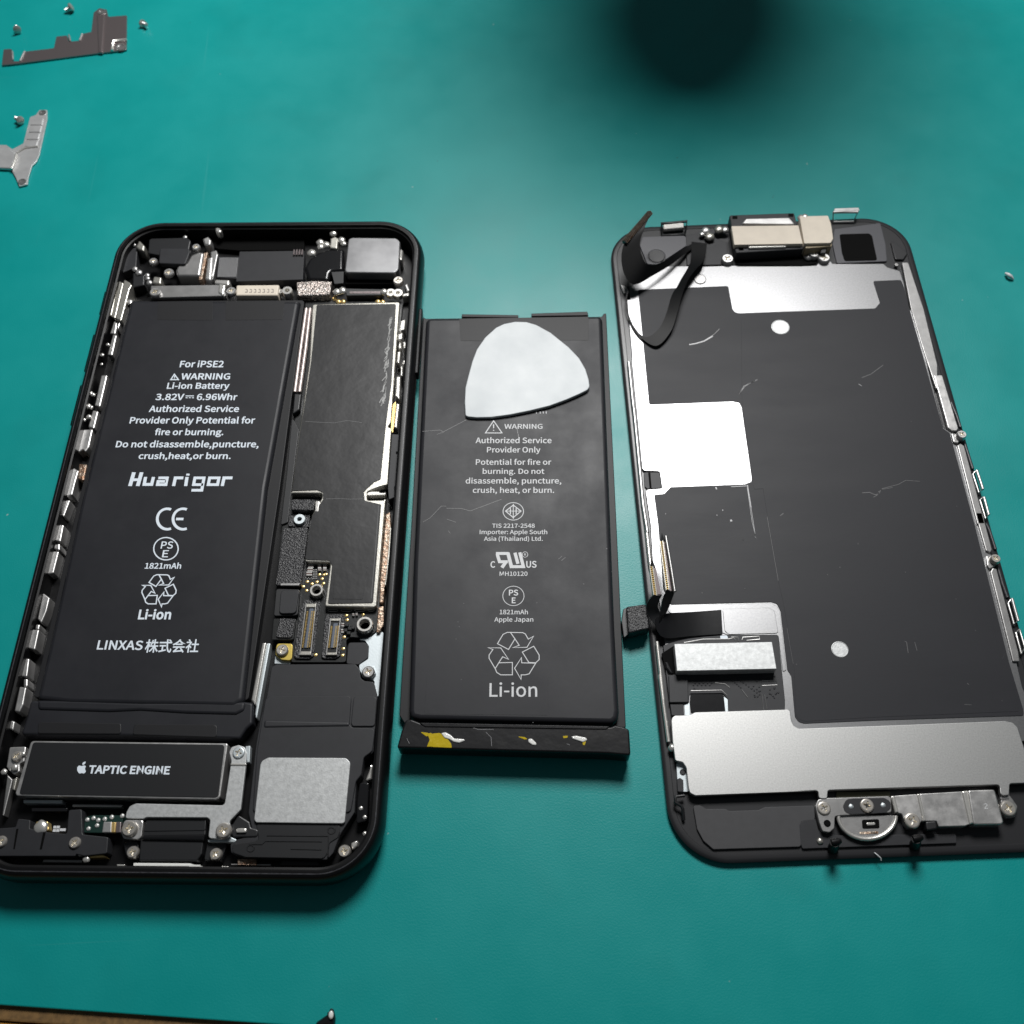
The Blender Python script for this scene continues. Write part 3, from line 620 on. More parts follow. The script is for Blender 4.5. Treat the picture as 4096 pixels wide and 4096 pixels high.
# --- vibration motor
TE = slab('vibration_motor', [(124, 2963), (907, 2973), (911, 2978), (880, 3190), (862, 3198), (66, 3183), (61, 3172)], 2.0, 5.0, steel, PH, 'p', r=0.6, b=0.15, steps=3)
slab('motor_sticker', [(132, 2969), (899, 2979), (873, 3186), (858, 3190), (76, 3177)], 4.9, 5.09, black_pl, TE, 'p', r=0.5, b=0.05)
bm = bmesh.new()
text(bm, 'TAPTIC ENGINE', (352, 3094), (677, 3098), 3063, 5.11, 'p', 0.05)
ap = vI((1052, 1497), (1075, 1486), (1098, 1490), (1108, 1500), (1095, 1520), (1097, 1545), (1108, 1560), (1092, 1585), (1075, 1590), (1050, 1584), (1028, 1592), (1008, 1578), (994, 1548), (994, 1518), (1006, 1494), (1028, 1488))
for poly in (fillet([L(p, 5.11, 'p') for p in ap], 0.2, 3), fillet([L(p, 5.11, 'p') for p in vI((1058, 1478), (1066, 1450), (1105, 1432), (1098, 1462), (1078, 1478))], 0.2, 3)):
    f = bm.faces.new([bm.verts.new((q.x, q.y, 5.11)) for q in poly]); bmesh.ops.triangulate(bm, faces=[f])
printed('label_print', bm, print_m, TE)
BK = slab('steel_bracket', vK((1662, 190), (1690, 122), (1780, 95), (1862, 120), (1892, 200), (1880, 345), (1812, 930), (1662, 1085), (1700, 1180), (1660, 1260), (1560, 1312), (1392, 1296), (1418, 1060), (1378, 1032), (592, 1028), (560, 1050), (322, 1042), (340, 960), (380, 885), (460, 848), (1570, 872), (1605, 850), (1690, 300)), 4.4, 4.95, matte_mt, PH, 'p', r=0.6, b=0.12, steps=3)
slab('bend', vK((1680, 330), (1880, 335), (1876, 362), (1678, 358)), 4.6, 5.1, shiny, BK, 'p', r=0.1, b=0.1)
slab('tab', vK((1872, 112), (1935, 105), (1925, 320), (1892, 322)), 3.4, 4.7, steel_lt, BK, 'p', r=0.1, b=0.1)
slab('tab', vK((312, 1062), (560, 1060), (532, 1280), (492, 1312), (300, 1302), (264, 1210)), 3.6, 4.7, steel, BK, 'p', r=0.6, b=0.12)
slab('tab', vK((1385, 1318), (1660, 1270), (1762, 1318), (1735, 1350), (1390, 1348)), 3.2, 4.3, steel_lt, BK, 'p', r=0.2, b=0.1)
screw(vK((372, 1172))[0], 4.7, 32, BK, 'p', h=0.7); screw(vK((1585, 1195))[0], 4.95, 32, BK, 'p', h=0.7)
screw(vK((1782, 192))[0], 4.95, 24, BK, 'p', h=0.3, mat=steel_lt, flat=True)
CP = slab('charging_port', vK((592, 1052), (1368, 1052), (1360, 1240), (1332, 1330), (1310, 1500), (1250, 1590), (500, 1590), (520, 1310), (548, 1280)), 2.0, 4.3, black_pl, PH, 'p', r=0.4, b=0.2)
slab('port_ledge', vK((560, 1252), (1358, 1240), (1336, 1320), (1328, 1332), (525, 1318)), 4.0, 4.75, gloss_bl, CP, 'p', r=0.3, b=0.35, steps=4)
slab('port_ledge', vK((592, 1060), (1365, 1060), (1358, 1200), (560, 1212)), 4.0, 4.4, black_pl, CP, 'p', r=0.3, b=0.12)
slab('port_shell', vK((410, 1608), (1150, 1614), (1240, 1640), (1312, 1650), (1305, 1682), (430, 1668)), 2.0, 4.4, glue, CP, 'p', r=0.4, b=0.5, steps=4)
for t, s in ((((290, 1340), (500, 1340), (480, 1570), (340, 1545)), (415, 1475)), (((1380, 1358), (1642, 1358), (1560, 1595), (1335, 1582)), (1485, 1500))):
    g = slab('mounting_ear', vK(*t), 2.0, 3.6, black_pl, CP, 'p', r=0.5, b=0.15)
    screw(vK(s)[0], 3.6, 25, g, 'p', h=0.7)
slab('foot_plate', vK((212, 1632), (318, 1634), (312, 1662), (220, 1662)), 2.0, 3.2, shiny, PH, 'p', r=0.1, b=0.1)
slab('foot_plate', vK((1565, 1655), (1655, 1658), (1650, 1682), (1560, 1680)), 2.0, 3.2, shiny, PH, 'p', r=0.1, b=0.1)
# charging flex at the lower left
CF = slab('charging_flex', vJ((-60, 690), (200, 672), (230, 560), (392, 580), (380, 690), (600, 735), (860, 760), (885, 450), (1050, 440), (1062, 765), (1392, 800), (1378, 1010), (1080, 1042), (980, 1018), (968, 1045), (-60, 1045)), 2.0, 4.3, dark_pl, PH, 'p', r=0.35, b=0.12)
for p in (((208, 695), (238, 690), (190, 955), (170, 955)), ((555, 735), (590, 735), (538, 960), (510, 960))): slab('groove', vJ(*p), 4.0, 4.33, void_bl, CF, 'p', r=0.05, b=0.01)
bm = bmesh.new()
for x, y in ((705, 672), (748, 672), (698, 716), (742, 716), (788, 706), (824, 706)): add_box(bm, L(vJ((x, y))[0], 4.4, 'p'), 0.24, 0.22, 4.2, 4.42)
obj('test_pads', bm, print_g, CF)
slab('gold_tab', vJ((470, 596), (612, 596), (632, 720), (420, 705)), 2.5, 3.9, gold, CF, 'p', r=0.3, b=0.15)
ball(vJ((525, 668))[0], 4.2, 28, shiny, CF, 'p', 'spring_dome', 0.5)
screw(vJ((955, 870))[0], 4.0, 24, PH, 'p', h=0.7); screw(vJ((2, 855))[0], 4.0, 24, PH, 'p', h=0.7)
slab('seal_frame', vJ((400, 425), (870, 425), (860, 470), (410, 470)), 2.0, 3.6, gloss_bl, PH, 'p', r=0.2, b=0.1)
slab('pale_rail', vJ((300, 318), (802, 320), (805, 368), (298, 362)), 2.0, 3.6, steel_lt, PH, 'p', r=0.1, b=0.12)
slab('pale_rail', vJ((935, 372), (1582, 382), (1562, 415), (925, 410)), 2.0, 3.4, steel_dk, PH, 'p', r=0.1, b=0.12)
GN = slab('flex_board', vJ((1090, 545), (1200, 515), (1592, 520), (1545, 750), (1080, 742)), 2.0, 3.6, pcb_gn, PH, 'p', r=0.3, b=0.1)
slab('metal_block', vJ((1332, 602), (1438, 602), (1432, 740), (1312, 740)), 3.0, 4.3, steel, GN, 'p', r=0.1, b=0.12)
slab('gold_block', vJ((1440, 605), (1490, 605), (1482, 740), (1434, 740)), 3.0, 4.2, gold, GN, 'p', r=0.1, b=0.12)
slab('metal_block', vJ((1492, 602), (1560, 602), (1552, 742), (1486, 742)), 3.0, 4.1, pinkmt, GN, 'p', r=0.1, b=0.12)
for x, y in ((1125, 575), (1205, 555), (1265, 580), (1250, 650), (1140, 690), (1350, 565), (1440, 540), (1575, 525)): ball(vJ((x, y))[0], 3.7, 9, cap_gr, GN, 'p', 'solder_bead')
slab('gold_bar', vJ((1112, 1016), (1332, 1020), (1372, 1062), (1155, 1070)), 2.0, 3.6, gold, PH, 'p', r=0.1, b=0.15)
ball(vJ((1112, 1082))[0], 3.8, 15, shiny, PH, 'p'); ball(vJ((1040, 1005))[0], 3.8, 14, shiny, PH, 'p')
slab('foot_plate', vJ((560, 1085), (1060, 1090), (1060, 1130), (540, 1125)), 2.0, 2.8, steel_dk, PH, 'p', r=0.1, b=0.1)
LPL = slab('corner_plate', vEE((98, 356), (268, 350), (248, 505), (200, 530), (200, 610), (140, 640), (100, 600), (66, 560)), 2.0, 4.2, steel, PH, 'p', r=0.3, b=0.15)
screw(vEE((165, 448))[0], 4.2, 21, LPL, 'p', h=0.6)
ball(vEE((150, 565))[0], 4.6, 15, shiny, PH, 'p'); ball(vEE((40, 610))[0], 4.4, 13, shiny, PH, 'p'); ball(vEE((235, 425))[0], 4.6, 10, shiny, PH, 'p')
slab('spring_clip', vEE((135, 690), (180, 660), (150, 800), (120, 790)), 2.0, 4.0, tinned, PH, 'p', r=0.1, b=0.15)
slab('spring_clip', vEE((75, 640), (130, 690), (40, 1065), (20, 1060)), 2.0, 3.6, steel_dk, PH, 'p', r=0.1, b=0.15)

# --- the top end: cameras, sensors, sockets
fc = slab('camera_module', vA((540, 300), (570, 285), (960, 275), (1000, 310), (980, 420), (850, 470), (640, 470), (530, 450)), 2.0, 4.6, black_pl, PH, 'p', r=0.5, b=0.2)
slab('camera_cap', vA((660, 392), (985, 395), (992, 440), (940, 572), (648, 560)), 4.0, 5.2, dark_pl, fc, 'p', r=0.6, b=0.2, steps=3)
slab('sensor_bracket', vA((860, 580), (950, 560), (1000, 470), (1090, 430), (1150, 440), (1105, 700), (850, 700), (830, 640)), 2.0, 4.7, steel_dk, PH, 'p', r=0.6, b=0.5, steps=4)
slab('copper_strip', vA((1140, 450), (1190, 430), (1125, 740), (1085, 745)), 2.0, 4.3, copper, PH, 'p', r=0.1, b=0.15)
slab('flex_fold', vA((1185, 500), (1250, 480), (1228, 750), (1158, 740)), 2.0, 4.4, steel, PH, 'p', r=0.3, b=0.4, steps=4)
slab('flex_fold', vA((1215, 430), (1285, 410), (1305, 460), (1250, 740), (1232, 740)), 2.0, 4.2, steel_dk, PH, 'p', r=0.3, b=0.3, steps=3)
RF = slab('ribbed_flex', vA((1308, 488), (1540, 490), (1512, 730), (1285, 715)), 2.0, 4.2, dark_pl, PH, 'p', r=0.2, b=0.1)
bm = bmesh.new()
for k in range(15): add_tube(bm, [L(p, 4.2, 'p') for p in vA((1326+k*14, 500), (1302+k*14, 712))], 0.09, 5)
obj('flex_ribs', bm, M('ribbed_grey', (0.10, 0.10, 0.105), rough=0.4), RF)
slab('top_cover', [vA((1540, 430))[0], vB((600, 420))[0], vB((582, 740))[0], vA((1500, 762))[0]], 2.0, 4.1, dark_pl, PH, 'p', r=0.2, b=0.1)
slab('top_gasket', vA((520, 200), (1500, 200))+vB((600, 250), (600, 415))+vA((1540, 420), (1300, 400), (1000, 260), (560, 260)), 2.0, 3.0, void_bl, PH, 'p', r=0.2, b=0.1)
BR = slab('socket_bracket', vA((560, 808), (1372, 795), (1386, 920), (556, 942)), 2.0, 4.7, steel_dk, PH, 'p', r=0.2, b=0.15)
slab('bracket_end', vA((1310, 780), (1388, 795), (1368, 928), (1300, 880)), 3.0, 4.95, shiny, BR, 'p', r=0.3, b=0.4, steps=4)
slab('metal_tab', vA((1270, 735), (1430, 740), (1432, 780), (1420, 805), (1262, 785)), 2.0, 5.0, shiny, PH, 'p', r=0.3, b=0.4, steps=4)
WB = slab('white_bar', [vA((1505, 800))[0], vB((322, 796))[0], vB((305, 916))[0], vA((1500, 916))[0]], 2.0, 4.9, cream, PH, 'p', r=0.3, b=0.3, steps=3)
bm = bmesh.new()
for k in range(7):
    a = vA((1600+k*48, 880))[0]; pstroke(bm, [(a[0], a[1]), (a[0]+9, a[1]), (a[0]+9, a[1]-11), (a[0]+2, a[1]-12)], 2.5, 4.93, 'p')
printed('worn_print', bm, pinkmt, WB)
post(vB((410, 858))[0], 3.0, 5.0, 21, 9, PH, 'p'); post(vB((340, 868))[0], 3.0, 4.2, 10, 4, PH, 'p')
slab('copper_foil', vB((510, 765), (700, 752), (905, 758), (880, 905), (650, 915), (520, 912)), 2.0, 4.8, M('crumpled_foil', (0.55, 0.45, 0.40), met=1, rough=0.35, bump=1.0, bsc=2.2, bdist=0.5, col2=(0.7, 0.66, 0.62), vsc=1.5), PH, 'p', r=0.2, b=0.3, steps=3)
slab('curved_flex', vB((640, 742), (598, 610), (650, 510), (740, 445), (860, 402), (1040, 392), (1032, 640), (888, 650), (870, 750)), 2.0, 4.7, gloss_bl, PH, 'p', r=0.8, b=0.7, steps=5)
slab('flex_tab', vB((895, 655), (1035, 648), (1030, 780), (930, 790)), 2.0, 4.5, black_pl, PH, 'p', r=0.2, b=0.1)
RC = slab('rear_camera', vB((1085, 292), (1130, 274), (1612, 280), (1658, 318), (1642, 620), (1605, 668), (1060, 662), (1045, 635)), 2.0, 5.6, cam_mt, PH, 'p', r=0.9, b=0.25, steps=3)
slab('camera_edge', vB((1652, 400), (1690, 410), (1680, 525), (1645, 520)), 2.0, 5.0, shiny, RC, 'p', r=0.3, b=0.4, steps=3)
slab('camera_gap', vB((1050, 682), (1600, 690), (1582, 790), (1050, 790)), 2.0, 3.4, void_bl, PH, 'p', r=0.2, b=0.1)
CS = slab('camera_socket', vB((1060, 835), (1470, 845), (1450, 912), (1060, 918)), 2.0, 4.5, black_pl, PH, 'p', r=0.2, b=0.15)
bm = bmesh.new()
for k in range(22): add_box(bm, L(vB((1105+k*15.5, 880))[0], 4.6, 'p'), 0.10, 0.32, 4.2, 4.58)
obj('contact_pins', bm, pinkmt, CS)
for c, r in (((1020, 855), 17), ((1480, 870), 15), ((960, 870), 16)): ball(vB(c)[0], 4.7, r, shiny, PH, 'p', 'metal_bead')
screw(vB((1635, 745))[0], 4.2, 21, PH, 'p', h=0.8)
post(vB((1552, 880))[0], 3.6, 4.6, 20, 7, PH, 'p'); post(vB((1632, 885))[0], 3.6, 4.8, 21, 8, PH, 'p')
slab('metal_tab', vB((1690, 890), (1760, 880), (1755, 920), (1680, 930)), 2.0, 4.2, shiny, PH, 'p', r=0.2, b=0.3, steps=3)
slab('metal_tab', vB((1700, 800), (1740, 780), (1765, 860), (1730, 870)), 2.0, 4.4, steel, PH, 'p', r=0.2, b=0.3, steps=3)
slab('metal_tab', vB((885, 285), (940, 262), (978, 285), (962, 402), (882, 392)), 2.0, 5.0, tinned, PH, 'p', r=0.2, b=0.3, steps=3)
for c, r in (((775, 325), 16), ((780, 375), 14), ((840, 350), 16), ((920, 225), 15), ((1010, 300), 16), ((1035, 340), 12), ((680, 440), 18)): ball(vB(c)[0], 4.8, r, shiny, PH, 'p', 'metal_bead')
bm = bmesh.new()
for k in range(4): add_tube(bm, [L(p, 4.4, 'p') for p in vB((490+k*30, 415), (485+k*30, 470))], 0.22, 6)
obj('coil', bm, pinkmt, PH)
for c in ((935, 945), (978, 980), (1030, 980), (1412, 980), (1465, 985)): ball(vB(c)[0], 3.6, 11, gold, LB, 'p', 'gold_bead')
slab('side_wall_pad', vA((240, 380), (415, 370), (400, 600), (185, 690)), 2.0, 4.2, dark_pl, PH, 'p', r=0.4, b=0.2)
slab('flex_plug', vA((360, 660), (495, 690), (490, 800), (355, 830)), 2.0, 4.3, black_pl, PH, 'p', r=0.3, b=0.3, steps=3)
slab('metal_tab', vA((430, 300), (495, 365), (485, 430), (420, 405), (390, 380)), 2.0, 5.0, tinned, PH, 'p', r=0.3, b=0.4, steps=4)
slab('metal_tab', vA((590, 700), (680, 715), (672, 790), (580, 780)), 2.0, 4.6, tinned, PH, 'p', r=0.3, b=0.3, steps=3)
slab('metal_tab', vA((1130, 290), (1190, 260), (1228, 300), (1222, 360), (1150, 355)), 2.0, 5.0, steel, PH, 'p', r=0.3, b=0.4, steps=4)
for c, r, z in (((585, 532), 17, 4.4), ((755, 655), 20, 4.4), ((1058, 375), 16, 4.6), ((605, 872), 22, 4.9), ((1445, 860), 20, 4.6)): screw(vA(c)[0], z, r, PH, 'p', h=0.6, mat=steel)
slab('metal_tab', vA((1268, 150), (1300, 140), (1345, 200), (1320, 222), (1275, 210)), 4.0, 5.8, shiny, PH, 'p', r=0.2, b=0.3, steps=3)
for c, r in (((385, 620), 12), ((430, 660), 14), ((520, 690), 11), ((525, 725), 10), ((545, 770), 12), ((370, 350), 12), ((330, 985), 13), ((970, 435), 12), ((940, 270), 9)): ball(vA(c)[0], 4.6, r, steel, PH, 'p', 'metal_bead')

# ------------------------------------------------------------------ the battery taken out
OB = empty('loose_battery', 'b', 'loose black battery pack with a torn yellow patch on its end, lying on the mat', 'battery')
Zo = 3.6
body = slab('battery_body', vN((296, 232), (1642, 215), (1662, 240))+vO((1755, 800), (1790, 1440), (1780, 1500), (1740, 1535), (250, 1505), (180, 1490), (165, 1440), (200, 300)), 0.3, Zo, pouch, OB, 'b', r=1.3, b=0.9, steps=5)
slab('wrap_edge', vN((272, 300), (276, 228), (296, 240), (1655, 225), (1672, 200), (1690, 200))+vO((1770, 0), (1842, 1565), (130, 1530), (92, 1470), (120, 1000), (185, 0)), 0.05, 1.5, pouch_dk, body, 'b', r=0.3, b=0.12)
FL = slab('end_flap', vO((140, 1505), (185, 1500), (300, 1545), (1725, 1560), (1760, 1545), (1830, 1560), (1868, 1582), (1880, 1780), (1700, 1765), (120, 1722), (72, 1722), (105, 1600)), 1.2, 5.0, wrinkle, OB, 'b', r=0.5, b=0.30, steps=4)
slab('flap_crease', vO((235, 1525), (1725, 1553), (1690, 1580), (290, 1560)), 4.3, 5.15, wrinkle, FL, 'b', r=0.4, b=0.15, steps=3)
YT = slab('yellow_film', vO((345, 1612), (400, 1606), (425, 1618), (455, 1640), (492, 1690), (498, 1722), (312, 1714), (326, 1665)), 4.6, 5.06, kapton, FL, 'b', r=0.15, b=0.05)
slab('film_fold', vO((306, 1610), (340, 1606), (352, 1640), (348, 1712), (303, 1714), (325, 1660)), 4.6, 5.10, kapton, YT, 'b', r=0.1, b=0.05)
for p in (((250, 1598), (312, 1606), (322, 1628), (300, 1634)), ((995, 1632), (1060, 1638), (1085, 1656), (1060, 1658)), ((1355, 1630), (1395, 1628), (1390, 1645), (1360, 1648)), ((1505, 1672), (1535, 1670), (1525, 1702), (1510, 1700))):
    slab('yellow_film', vO(*p), 4.7, 5.05, kapton, FL, 'b', r=0.1, b=0.04)
for p in (((410, 1606), (450, 1600), (490, 1622), (515, 1648), (590, 1652), (598, 1666), (555, 1684), (512, 1676), (478, 1656), (440, 1645)), ((1085, 1652), (1115, 1648), (1152, 1684), (1148, 1702), (1120, 1700), (1090, 1680)),
          ((1420, 1632), (1460, 1626), (1535, 1642), (1546, 1662), (1510, 1678), (1430, 1652))):
    slab('glue_smear', vO(*p), 4.7, 5.22, glue, FL, 'b', r=0.4, b=0.2, steps=4)
slab('tape', vN((555, 240), (1555, 225), (1552, 408), (565, 412)), Zo-0.2, Zo+0.03, pouch_dk, body, 'b', r=0.1, b=0.02)
slab('tape_fold', vN((575, 205), (1010, 212), (1012, 232), (572, 228)), 0.5, Zo-0.2, pouch_dk, body, 'b', r=0.1, b=0.1)
slab('tape_fold', vN((1112, 200), (1545, 185), (1552, 215), (1112, 222)), 0.5, Zo-0.1, pouch_dk, body, 'b', r=0.1, b=0.1)
slab('label_patch', vO((305, 1160), (1240, 1168), (1240, 1470), (285, 1460)), Zo-0.2, Zo+0.02, pouch, body, 'b', r=0.1, b=0.01)
zt = Zo+0.04
bm = bmesh.new()
for s, x0, x1, b, t in (('WARNING', 903, 1198, 1092, 1055), ('Authorized Service', 680, 1268, 1203, 1160), ('Provider Only', 768, 1182, 1275, 1233), ('Potential for fire or', 682, 1266, 1370, 1328), ('burning. Do not', 735, 1213, 1440, 1400),
                        ('disassemble, puncture,', 603, 1343, 1515, 1472), ('crush, heat, or burn.', 658, 1288, 1587, 1545), ('TIS 2217-2548', 808, 1138, 1857, 1825), ('Importer: Apple South', 712, 1235, 1906, 1873)):
    tl(vN, s, x0, x1, b, t, 'b', w=0.018)
for s, x0, x1, b, t in (('Asia (Thailand) Ltd.', 745, 1200, 122, 90), ('MH10120', 866, 1082, 393, 360), ('PS', 938, 1010, 545, 500), ('E', 960, 990, 605, 560), ('1821mAh', 866, 1085, 690, 655), ('Apple Japan', 825, 1127, 747, 713), ('C', 795, 832, 330, 280), ('US', 1072, 1152, 330, 278)):
    tl(vO, s, x0, x1, b, t, 'b', w=0.035 if s in ('C', 'US', 'PS', 'E') else 0.018)
tl(vO, 'Li-ion', 787, 1157, 1327, 1222, 'b', w=0.012)
pstroke(bm, vN((820, 1030), (757, 1124), (885, 1124)), 4, zt, 'b', True)
pstroke(bm, vN((820, 1056), (820, 1088)), 4, zt, 'b'); pstroke(bm, vN((820, 1100), (820, 1108)), 4, zt, 'b')
pstroke(bm, arc(vN((972, 1730))[0], 41, 35, 0, 352), 3, zt, 'b', True)
pstroke(bm, vN((972, 1682), (1032, 1728), (972, 1778), (912, 1728)), 4, zt, 'b', True)
pstroke(bm, vN((972, 1672), (972, 1788)), 3, zt+0.003, 'b'); pstroke(bm, vN((912, 1728), (1032, 1728)), 3, zt+0.006, 'b')
for x in (-22, 22): pstroke(bm, vN((972+x, 1705), (972+x, 1752)), 4, zt+0.009, 'b')
pstroke(bm, arc(vO((973, 548))[0], 42.5, 39, 0, 352), 2.6, zt, 'b', True)
for k, (pl, w, c) in enumerate(((((838, 220), (936, 220)), 13, 0), (((848, 226), (866, 284), (930, 284)), 13, 0), (((912, 290), (884, 330)), 14, 0), (((930, 214), (960, 332)), 14, 0),
                                (((985, 214), (1008, 300)), 13, 0), (((955, 322), (1050, 322), (1022, 212)), 13, 0))):
    pstroke(bm, vO(*pl), w, zt+0.002*k, 'b')
pstroke(bm, arc(vO((1063, 228))[0], 11, 11, 0, 352, 14), 2, zt, 'b', True); tl(vO, 'R', 1056, 1071, 237, 219, 'b', w=0.02)
for k, lp in enumerate(RECYCLE): pstroke(bm, vO(*lp), 3.4, zt+0.002*(k % 3), 'b', True)
for x in (1150, 1180, 1203, 1226): pstroke(bm, vN((x, 957), (x+1, 974)), 3, zt, 'b')
printed('label_print', bm, print_g, body)
bm = bmesh.new()
for pl in (((270, 1112), (405, 1102), (432, 1116), (610, 1022)), ((380, 1136), (432, 1118)), ((275, 1812), (330, 1780), (415, 1690), (455, 1690)), ((455, 1706), (570, 1708), (640, 1727), (880, 1637)), ((470, 1880), (485, 1900)), ((1000, 1090), (1015, 1160)), ((460, 1790), (530, 1815))):
    pstroke(bm, vN(*pl), 1.9, Zo+0.03, 'b')
for p in ((1350, 240), (1375, 250)): pstroke(bm, vO(p, (p[0]-30, p[1]+25)), 1.5, Zo+0.035, 'b')
for x, y in ((1517, 455), (555, 785), (1695, 182), (530, 880), (545, 748), (1155, 600), (570, 1192), (1125, 1525), (590, 605)): pstroke(bm, vO((x-3, y), (x+3, y+2)), 2.5, Zo+0.03, 'b')
printed('scratches', bm, scratchm, body)
bm = bmesh.new()
for pl in (((150, 1650), (170, 1690)), ((760, 1600), (800, 1640), (805, 1710)), ((640, 1560), (700, 1580), (820, 1580)), ((1385, 1690), (1410, 1700))): pstroke(bm, vO(*pl), 1.2, 5.03, 'b')
printed('scratches', bm, scratchb, FL)

# --- the pick lying on it
PK = empty('opening_pick', 'b', 'white rounded triangular plastic pick lying on the loose black battery', 'pick')
pk = [L(p, 4.5, 'b') for p in vN((602, 985), (596, 880), (602, 770), (622, 690), (655, 570), (690, 478), (755, 385), (840, 310), (900, 282), (985, 265), (1075, 268), (1150, 290), (1260, 350), (1400, 462), (1480, 545), (1530, 630), (1555, 710), (1562, 765), (1545, 790), (1480, 822), (1380, 865), (1250, 912), (1100, 948), (950, 978), (800, 998), (690, 1000), (625, 994))]
bm = bmesh.new()
add_prism(bm, fillet(pk, 1.0, 4), 0.0, 0.62, 0.14, 3, zf=lambda x, y: 3.72+0.010*(y-20)+0.004*x)
for v in bm.verts: pass
obj('pick_body', bm, white_pl, PK, 40)

# ------------------------------------------------------------------ the screen assembly
DS = empty('screen_assembly', 'd', 'screen assembly lying face down with its silver backplate and black film showing', 'phone screen')
ringstack('screen_frame', 32.7, 68.06, 9.5, [(0.5, 0.02), (0.12, 0.25), (0.0, 0.6), (0.0, 0.95), (0.25, 1.18), (0.6, 1.25), (1.2, 1.25), (1.3, 1.15)], gray_frame, DS)
BP = slab('backplate', vQ((330, 1090), (480, 1030), (610, 945), (740, 870), (970, 868), (1040, 875), (1500, 862))+vR((0, 690), (600, 688), (765, 682), (790, 640), (900, 640), (920, 665), (1410, 665), (1450, 700), (1570, 735), (1605, 850), (1660, 1100), (1710, 1150))+vW((880, 680), (965, 735), (1010, 760), (1060, 905))+vX((1360, 250), (1430, 490), (1500, 520), (1520, 700), (1500, 760))+vY((1800, 0), (1910, 480))+[(4112, 2800), (4135, 2905), (4150, 2960), (3200, 3040), (2720, 3040), (2700, 2880), (2640, 2420), (2618, 2310)]+vT((460, 700), (420, 0))+vS((368, 1430), (385, 1402), (548, 1390), (520, 1202), (350, 1195), (328, 1170), (215, 0)), 1.0, 1.7, grain, DS, 'd', r=0.4, b=0.08)
GFm = slab('graphite_film', vQ((420, 1128), (1415, 1086), (1462, 1340), (1490, 1375), (1535, 1390))+vR((0, 1142), (1330, 1095), (1376, 1040), (1310, 830), (1580, 820), (1612, 900), (1670, 1130))+vW((692, 0), (880, 690), (970, 752), (1290, 1932))+vX((1735, 1932))+vY((1920, 760), (1932, 850), (0, 912))+vU((1700, 535), (1640, 515), (1600, 460), (1560, 10))+vT((1930, 1600), (1855, 950), (1815, 870), (1750, 850), (640, 878), (560, 700), (505, 0))+vS((460, 1458), (570, 1450), (640, 1375), (1460, 1345), (1530, 1318), (1540, 1285), (1425, 490), (1400, 440), (1330, 425), (405, 462)), 1.5, 1.80, film, DS, 'd', r=0.5, b=0.03)
slab('film_panel', vS((1560, 1400), (1680, 1390))+vFH((260, 0), (420, 960), (470, 1180), (520, 1450), (585, 1880))+vU((1610, 440), (1648, 490), (1710, 512))+vY((0, 872), (1862, 795), (1700, 0))+vX((1640, 1932), (1260, 300))+vW((1170, 1800), (640, 100))+vR((1250, 1130))+vQ((1560, 1430))+vS((1430, 420)), 1.7, 1.83, film, GFm, 'd', r=0.3, b=0.02)
slab('raised_pad', vS((412, 522), (1290, 482), (1345, 490), (1372, 525), (1490, 1285), (1455, 1310), (640, 1335), (565, 1395), (555, 1190), (520, 1180), (400, 1185)), 1.5, 1.76, grain, BP, 'd', r=0.6, b=0.05)
slab('strip_pad', vQ((300, 1240), (360, 1240), (380, 1290), (430, 1820))+vS((330, 1100), (340, 1165), (300, 800)), 1.5, 1.76, grain, BP, 'd', r=0.3, b=0.05)
for p in (((305, 243),), ((350, 680),), ((398, 1135),)):
    c = vS(*p)[0]; slab('rivet', [(c[0]-5, c[1]-3), (c[0]+5, c[1]-3), (c[0]+5, c[1]+3), (c[0]-5, c[1]+3)], 1.5, 1.79, steel_dk, BP, 'd', r=0.3, b=0.02)
slab('plate_notch', vS((345, 1212), (520, 1212), (543, 1385), (385, 1395), (355, 1370)), 1.2, 1.5, dark_pl, BP, 'd', r=0.3, b=0.05)
slab('notch_bar', vS((395, 1215), (418, 1215), (432, 1385), (410, 1385)), 1.3, 1.6, void_bl, BP, 'd', r=0.05, b=0.02)
for c, r in ((vR((415, 1275))[0], 33), (vFH((1055, 1668))[0], 31), (vR((1535, 672))[0], 7), (vW((835, 165))[0], 6), (vW((970, 665))[0], 6), (vQ((1105, 1010))[0], 22)):
    q = L(c, 1.84, 'd'); k = (L((c[0]+r, c[1]), 1.84, 'd')-q).length
    bm = bmesh.new(); add_lathe(bm, q, [(k*1.10, 1.6), (k*1.10, 1.86), (k*1.04, 1.885), (k*0.98, 1.845), (0, 1.845)], 32)
    obj('plate_hole', bm, matte_mt if r > 25 else steel_dk, BP, 5)
bm = bmesh.new()
for v, pl, w in ((vQ, ((1150, 1690), (1260, 1620), (1320, 1560)), 3), (vR, ((20, 1920), (70, 1850), (190, 1780)), 2.5), (vS, ((1400, 350), (1450, 260), (1600, 190)), 3), (vR, ((1200, 1765), (1290, 1730), (1410, 1640)), 2.5), (vW, ((40, 1520), (100, 1470), (300, 1420), (400, 1365), (580, 1378)), 2),
                 (vX, ((385, 1670), (410, 1680), (430, 1820)), 2.5), (vX, ((515, 1680), (545, 1790)), 2.2), (vFH, ((1285, 55), (1360, 50), (1420, 75), (1450, 68)), 3), (vFH, ((1460, 60), (1480, 20), (1600, 0)), 2), (vFH, ((1400, 100), (1440, 78)), 2.5), (vFH, ((440, 290), (475, 265)), 2),
                 (vY, ((1195, 430), (1220, 450)), 2.5), (vFH, ((305, 300), (420, 960)), 1.2), (vFH, ((510, 1450), (575, 1820)), 1.0), (vY, ((1160, 705), (1250, 712)), 2)): pstroke(bm, v(*pl), w, 1.85, 'd')
